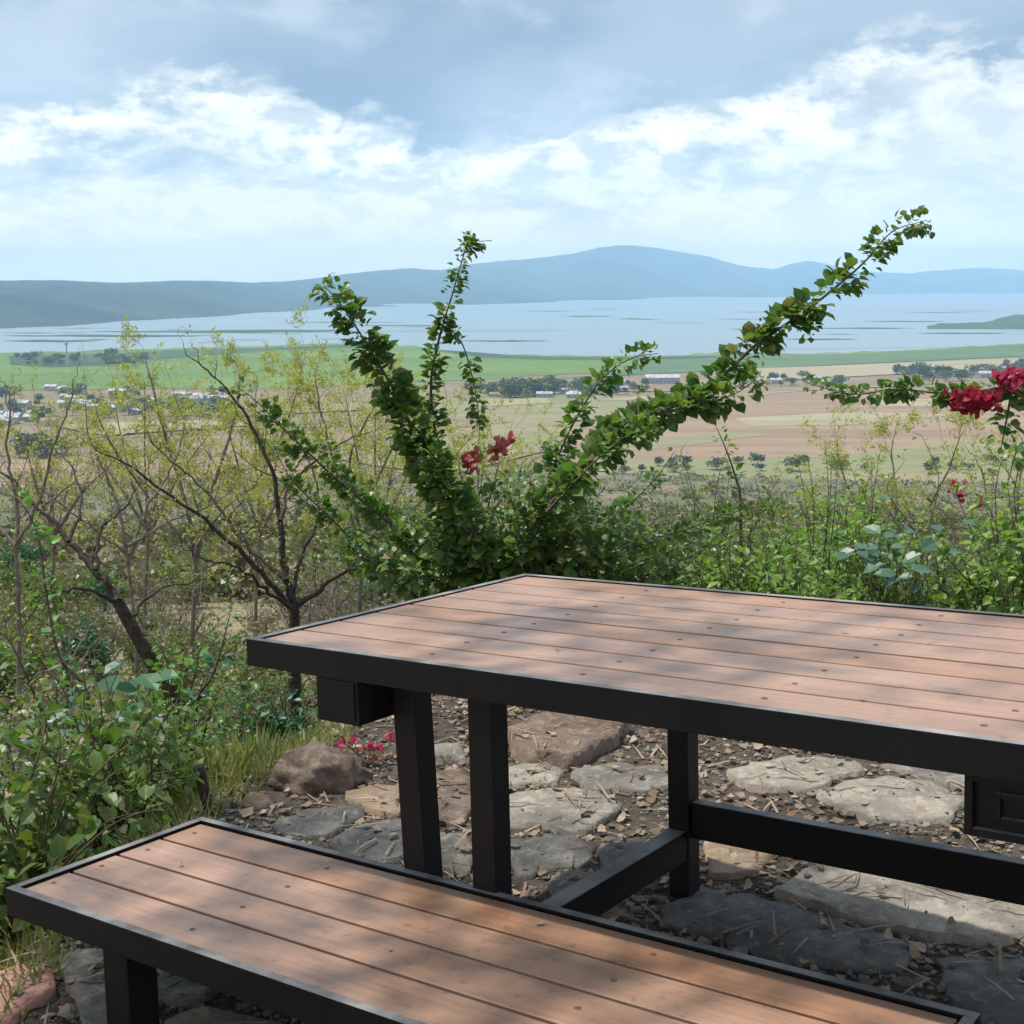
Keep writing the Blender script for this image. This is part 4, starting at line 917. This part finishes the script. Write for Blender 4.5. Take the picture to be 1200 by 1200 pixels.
branchy('yellowish feathery tree on the right against the brown field', 'feathery_tree', 13.0, [(1045, 720), (1040, 640)], [
    ([(1040, 650), (1010, 600), (985, 550), (980, 510)], .018, .5), ([(1040, 650), (1050, 590), (1045, 530), (1055, 485)], .018, .7), ([(1040, 640), (1085, 600), (1110, 550), (1130, 505)], .018, -.6), ([(1040, 640), (970, 610), (930, 580)], .014, .6)], 27, r0=.045, twigs=.8, tl=.65, bark='twig', leafn=5.5, leafs=.030)
branchy('sparse yellowish tree between the red flowers and the right edge', 'feathery_tree', 12.0, [(1190, 720), (1180, 640)], [
    ([(1180, 650), (1160, 600), (1150, 550), (1130, 520)], .016, .5), ([(1180, 650), (1190, 590), (1200, 530), (1190, 500)], .016, .7), ([(1180, 640), (1230, 590), (1260, 540)], .016, -.6)], 28, r0=.04, twigs=.7, tl=.6, bark='twig', leafn=5, leafs=.030)

for i, (lb, px, Y, top, sp) in enumerate([('feathery yellow green tree low on the slope at the far left', 60, 17, 500, 60), ('feathery yellow green tree on the slope behind the long bare limb', 170, 20, 455, 70), ('feathery yellow green tree on the slope, tallest in the left middle', 300, 22, 440, 80), ('feathery yellow green tree on the slope left of the bougainvillea', 440, 19, 445, 70), ('feathery yellow green tree on the slope right of the coral flowers', 560, 21, 490, 60)]):
    branchy(lb, 'feathery_tree', Y, [(px, 700), (px+5, 620)], [([(px+5, 625), (px+a*sp*.5, (620+top)/2+20), (px+a*sp, top+abs(a)*40)], .03, b_) for a, b_ in ((-1.1, .8), (-.5, -.8), (0, .6), (.55, 1.0), (1.15, -.6))], 40+i, r0=.035, twigs=.62, tl=1.25, bark='twig', leafn=6, leafs=.045)
# ---- unseen tree, crown spread to shade bench and patio; its trunk stands left of the camera, its crown above the frame
def shade_tree():
    rng = np.random.default_rng(91); st, lv, tk = MB(), MB(), MB(); base = Vector((-3.1, 1.0, -.25)); P = []
    tk.tube(smooth_line([base, base+Vector((.1, .05, 1.4)), Vector((-2.7, 1.3, 3.0))]), np.linspace(.13, .09, 13), 10)
    for k in range(26):
        e = np.array([rng.uniform(-2.9, .3), rng.uniform(1.0, 5.0), rng.uniform(3.6, 4.6)]); L = smooth_line([np.array([-2.7, 1.3, 3.0]), (np.array([-2.7, 1.3, 3.2])+e)/2+[0, 0, .3], e]); st.tube(L, np.linspace(.017, .004, len(L)), 6)
        for j in range(16):
            q = L[rng.integers(4, len(L))]; d = unit(rng.normal(size=3)*[1, 1, .4]); f = q + d*rng.uniform(.2, .7); st.tube([q, (q+f)/2+rng.normal(size=3)*.03, f], [.007, .005, .002], 4)
            for m_ in range(8): P.append(q + (f-q)*rng.uniform(.2, 1) + rng.normal(size=3)*.06)
    P = np.array(P); leaves(lv, P, rng.normal(size=P.shape), rng.normal(size=P.shape)+[0, 0, 1.5], rng.uniform(.05, .09, len(P)))
    finish_plant('shade_tree', st, lv, M['bark'], M['green'], 'unseen leafy tree left of the viewpoint whose crown is spread to shade the bench', 'tree', base, None, ((tk, 'trunk', M['bark']),), 'limbs', 'crown')
shade_tree()

# ------------------------------------------------------------------ scrub on the hillside
def bush_proto(name, seed, leafm, twigm, hgt, wid, nl, ls, tree=False):
    rng = np.random.default_rng(seed); st, lv = MB(), MB(); tips = []
    for k in range(9 if not tree else 6):
        a = rng.uniform(0, 6.28); q = rng.uniform(.2, 1); e = np.array([math.cos(a)*q*wid, math.sin(a)*q*wid, hgt*(1-.4*q*q)*rng.uniform(.6, 1)])
        s0 = np.array([rng.normal()*wid*.04, rng.normal()*wid*.04, -.15]); L = smooth_line([s0, e*.4+rng.normal(size=3)*wid*.05+[0, 0, hgt*.1], e], 4); st.tube(L, np.linspace(hgt*.018, hgt*.005, len(L)), 4)
        for j in range(9):
            p = L[rng.integers(3, len(L))]; d = unit(rng.normal(size=3)+[0, 0, .5]); e2 = p + d*wid*rng.uniform(.2, .5); st.tube([p, (p+e2)/2+rng.normal(size=3)*.03*wid, e2], [hgt*.005, hgt*.004, hgt*.002], 3); tips.append(e2); tips.append((p+e2)/2)
            for j2 in range(3): e3 = e2 + unit(rng.normal(size=3)+[0, 0, .3])*wid*rng.uniform(.1, .25); st.tube([e2, e3], [hgt*.003, hgt*.0015], 3); tips.append(e3)
    tips = np.array(tips); idx = rng.integers(0, len(tips), nl); P = tips[idx] + rng.normal(size=(nl, 3))*wid*.075; P = P[P[:, 2] > .02]
    leaves(lv, P, rng.normal(size=P.shape), rng.normal(size=P.shape)+[0, 0, 1], ls*rng.uniform(.6, 1.3, len(P)), (LEAF[0][[0, 1, 7, 3]]*np.array([1.3, 1, 1]), [(0, 3, 2, 1)]))
    e = empty(name); st.build('branches', M[twigm], e); lv.build('crown', M[leafm], e); return e
KIN = [('dry_bush', 1, 'dry', 'twig', 1.0, .75, 500, .07, 'brown grey dry bush on the hillside below the patio', 'dry bushes on the hillside'),
       ('bare_bush', 2, 'dry', 'twig', 1.2, .8, 110, .06, 'leafless grey twiggy bush on the hillside below the patio', 'bare bushes on the hillside'),
       ('olive_bush', 3, 'olive', 'bark', 1.0, .8, 1500, .07, 'dull olive green bush on the hillside below the patio', 'olive bushes on the hillside'),
       ('green_bush', 4, 'green', 'bark', 1.1, .8, 1800, .07, 'rounded green bush on the hillside below the patio', 'green bushes on the hillside'),
       ('dark_bush', 5, 'deep', 'bark', 1.3, .7, 2000, .075, 'dark green dense bush standing out on the hillside', 'dark bushes on the hillside')]
protos = []
for k in KIN:
    p = bush_proto(k[0], k[1]+700, k[2], k[3], k[4], k[5], k[6], k[7]); tag(p, k[8], 'bush', k[9]); protos.append(p)
used = set(); rr = random.Random(4); placed = 0; spots = []
tries = 0
while placed < 290 and tries < 6000:
    tries += 1
    Y = 8*(55/8)**rr.random() if placed < 215 else 55*(230/55)**rr.random()
    px = rr.uniform(-60, 1260); p = gpt(px, Y)
    if Y < 12 and 330 < px < 360: continue
    sc_ = (.62 + .014*Y)*rr.uniform(.65, 1.3) if Y < 60 else rr.uniform(1.5, 2.7)
    if any((p.x-q.x)**2 + (p.y-q.y)**2 < (.30*(sc_+s))**2 for q, s in spots): continue
    if Y < 11: sc_ *= .7
    u = rr.random(); left_ = px < 480
    k = (0 if u < .30 else 1 if u < .62 else 2 if u < .86 else 3 if u < .96 else 4) if left_ else (0 if u < .28 else 1 if u < .42 else 2 if u < .74 else 3 if u < .94 else 4)
    o = protos[k] if k not in used else copy_tree(protos[k]); used.add(k)
    o.location = p; o.rotation_euler = (rr.uniform(-.1, .1), rr.uniform(-.1, .1), rr.uniform(0, 6.28)); o.scale = (sc_*rr.uniform(.85, 1.2), sc_*rr.uniform(.85, 1.2), sc_*rr.uniform(.75, 1.1))
    spots.append((p, sc_)); placed += 1
# the rest of the scrub reads as one mass
def scrub_cover(n):
    rng = np.random.default_rng(77); b = MB()
    for mi in range(4):
        P = []; S = []
        for k in range(n//4):
            Y = 45*(760/45)**(rng.random()**.8); px = rng.uniform(-400, 1600); p = gpt(px, Y)
            if p.z < PLAIN+.8: continue
            if mnoise.noise(Vector((p.x/45, p.y/45, mi*7.))) + .25 < rng.uniform(-.4, .5): continue
            s = rng.uniform(.8, 2.3)*(1+Y/900); m = 150 if Y < 130 else 60 if Y < 300 else 26
            q = rng.normal(size=(m, 3)); q /= np.linalg.norm(q, axis=1)[:, None]; q *= rng.uniform(.6, 1, (m, 1)); q[:, 2] = np.abs(q[:, 2])*.8
            P.append(q*s + np.array(tuple(p))); S.append(np.full(m, s*(.17 if Y < 130 else .24 if Y < 300 else .36)))
        P = np.concatenate(P); S = np.concatenate(S)*rng.uniform(.6, 1.3, len(P))
        leaves(b, P, rng.normal(size=P.shape), rng.normal(size=P.shape)+[0, 0, 1.2], S, (LEAF[0][[0, 1, 7, 3]]*np.array([1.5, 1, 1]), [(0, 3, 2, 1)]), mi)
    tag(b.build('scrub_cover', [M['dry'], M['olive'], M['tree_far2'], M['olive']]), kind='stuff')
scrub_cover(10000)

# ------------------------------------------------------------------ trees and houses on the plain
def far_tree(name, seed, mat, H, W_):
    rng = np.random.default_rng(seed); b = MB(); m = 260; c = []
    for k in range(7): c.append((rng.normal()*W_*.32, rng.normal()*W_*.32, H*rng.uniform(.45, .8), W_*rng.uniform(.28, .45)))
    P = []
    for k in range(m):
        x, y, z, r = c[rng.integers(0, 7)]; d = unit(rng.normal(size=3)); P.append(np.array([x, y, z]) + d*r*rng.uniform(.7, 1.05))
    P = np.array(P); leaves(b, P, rng.normal(size=P.shape), rng.normal(size=P.shape)+[0, 0, 1], rng.uniform(.8, 1.5, m)*W_*.17, (LEAF[0][[0, 1, 7, 3]]*np.array([1.6, 1, 1]), [(0, 3, 2, 1)]), 0)
    b.tube([(0, 0, -.5), (.1, 0, H*.3), (0, .1, H*.6)], [H*.035, H*.028, H*.012], 5, 1)
    return b.build(name, [mat, M['bark']])
FT = [far_tree('tree', 900+i, M['tree_far'] if i % 3 else M['tree_far2'], 8 + i, 5.5 + i*.6) for i in range(5)]
ft_used = set()
def put_tree(px, py, s, label, group, i):
    k = i % 5; o = FT[k] if k not in ft_used else FT[k].copy()
    if k in ft_used: sc.collection.objects.link(o)
    ft_used.add(k); p = on_z(px, py, PLAIN); o.location = p + Vector((0, 0, .9)); r_ = random.Random(i*7+1); o.rotation_euler = (0, 0, r_.uniform(0, 6.28)); f = 1.25*s*r_.uniform(.75, 1.25); o.scale = (f*1.25, f*1.25, f)
    tag(o, label, 'tree', group)
ti = 0; rr = random.Random(12)
for (x0, x1, y0, y1, n, s, lb, gp) in [
    (590, 690, 456, 468, 46, .95, 'dark round tree in the village at the foot of the marsh, centre', 'trees of the centre village'),
    (545, 592, 458, 466, 12, .7, 'dark tree at the left end of the centre village', 'trees left of the centre village'),
    (690, 760, 454, 464, 16, .7, 'dark tree right of the centre village, near the long white shed', 'trees near the long shed'),
    (880, 1000, 446, 453, 20, .6, 'small dark tree in the row behind the brown field', 'trees in the row behind the brown field'),
    (1050, 1130, 436, 450, 26, .85, 'dark tree in the right hand hamlet', 'trees of the right hamlet'),
    (1130, 1290, 428, 446, 26, .9, 'dark tree at the far right hamlet behind the red flowers', 'trees at the far right'),
    (60, 270, 462, 492, 46, .75, 'dark tree among the houses of the left town', 'trees of the left town'),
    (-60, 60, 466, 510, 22, .75, 'dark tree at the left edge of the left town', 'trees at the left edge of the town'),
    (20, 170, 420, 430, 40, .8, 'dark tree in the belt along the left lake shore', 'trees of the left shore belt'),
    (20, 80, 526, 538, 14, .8, 'dark tree in the short row at the near left fields', 'trees of the near left row'),
    (700, 1200, 546, 560, 26, .5, 'small tree at the near edge of the brown field', 'trees at the near edge of the brown field')]:
    for k in range(n):
        put_tree(rr.uniform(x0, x1), rr.uniform(y0, y1), s*rr.uniform(.7, 1.1), lb, gp, ti); ti += 1
def house_proto(name, L, W_, H, roofm, wallm):
    e = empty(name); b = MB(); b.box(-L/2, L/2, -W_/2, W_/2, -.6, H); b.build('wall', M[wallm], e)
    r = MB(); o_ = .5; rh = W_*.22
    v = [(-L/2-o_, -W_/2-o_, H+.01), (L/2+o_, -W_/2-o_, H+.01), (L/2+o_, W_/2+o_, H+.01), (-L/2-o_, W_/2+o_, H+.01), (-L/2-o_, 0, H+rh), (L/2+o_, 0, H+rh)]
    r.add(v, [(0, 1, 5, 4), (2, 3, 4, 5), (0, 4, 3), (1, 2, 5), (3, 2, 1, 0)], 0, False); r.build('roof', M[roofm], e)
    for x in np.linspace(-L/2+1.6, L/2-1.6, max(2, int(L/4))):
        d_ = MB(); d_.box(x-.5, x+.5, -W_/2-.05, -W_/2+.05, .9, 2.1); d_.build('window', M['hole'], e)
    return e
HP = [house_proto('house', 10, 7, 3.2, 'roof', 'wallw'), house_proto('house', 14, 8, 3.4, 'roof', 'wallg'), house_proto('house', 9, 7, 3.0, 'roof_red', 'wallw')]
h_used = set(); hi = 0; rr = random.Random(31)
for (x0, x1, y0, y1, n, lb, gp) in [
    (-20, 60, 462, 500, 16, 'small pale roofed house at the left edge of the left town', 'houses at the left edge of the town'),
    (60, 190, 458, 486, 22, 'small pale roofed house in the left town behind the bare trees', 'houses of the left town'),
    (200, 260, 466, 476, 6, 'pale roofed house at the right end of the left town', 'houses right of the left town'),
    (575, 690, 460, 468.5, 14, 'small white house among the trees of the centre village', 'houses of the centre village'),
    (690, 745, 450, 462, 7, 'grey roofed house between the centre village and the long white shed', 'houses near the long shed'),
    (1060, 1200, 434, 447, 9, 'small pale house in the right hand hamlet', 'houses of the right hamlet'),
    (900, 1010, 447, 452, 4, 'tiny pale house in the tree row behind the brown field', 'houses behind the brown field')]:
    for k in range(n):
        j = 0 if rr.random() < .55 else 1 if rr.random() < .7 else 2
        o = HP[j] if j not in h_used else copy_tree(HP[j]); h_used.add(j)
        o.location = on_z(rr.uniform(x0, x1), rr.uniform(y0, y1), PLAIN) + Vector((0, 0, 1.1)); o.rotation_euler = (0, 0, rr.uniform(-.5, .5)); o.scale = (rr.uniform(.7, 1.2),)*3
        tag(o, lb, 'house', gp)
s = house_proto('shed', 34, 14, 5, 'roof', 'wallw'); s.location = on_z(776, 449, PLAIN)+Vector((0, 0, 1)); tag(s, 'long white roofed shed beside the centre village', 'shed')
s = house_proto('shed', 24, 9, 4, 'roof', 'wallw'); s.location = on_z(84, 461.5, PLAIN)+Vector((0, 0, 1)); tag(s, 'long pale roofed shed at the back of the left town', 'shed')
s = house_proto('shed', 22, 10, 4, 'roof', 'wallg'); s.location = on_z(242, 470, PLAIN)+Vector((0, 0, 1)); tag(s, 'white roofed shed right of the left town beside a long bare limb', 'shed')
p = on_z(79, 430, PLAIN); b = MB(); b.tube([p + Vector((0, 0, z)) for z in (0, 10, 20, 26)], [1.1, 1.0, .9, .8], 8); b.tube([p+Vector((0, 0, z)) for z in (26, 29, 32)], [2.0, 2.2, .3], 8); tag(b.build('water_tower', M['wallw']), 'thin white tower standing in the dark tree belt by the lake', 'tower')
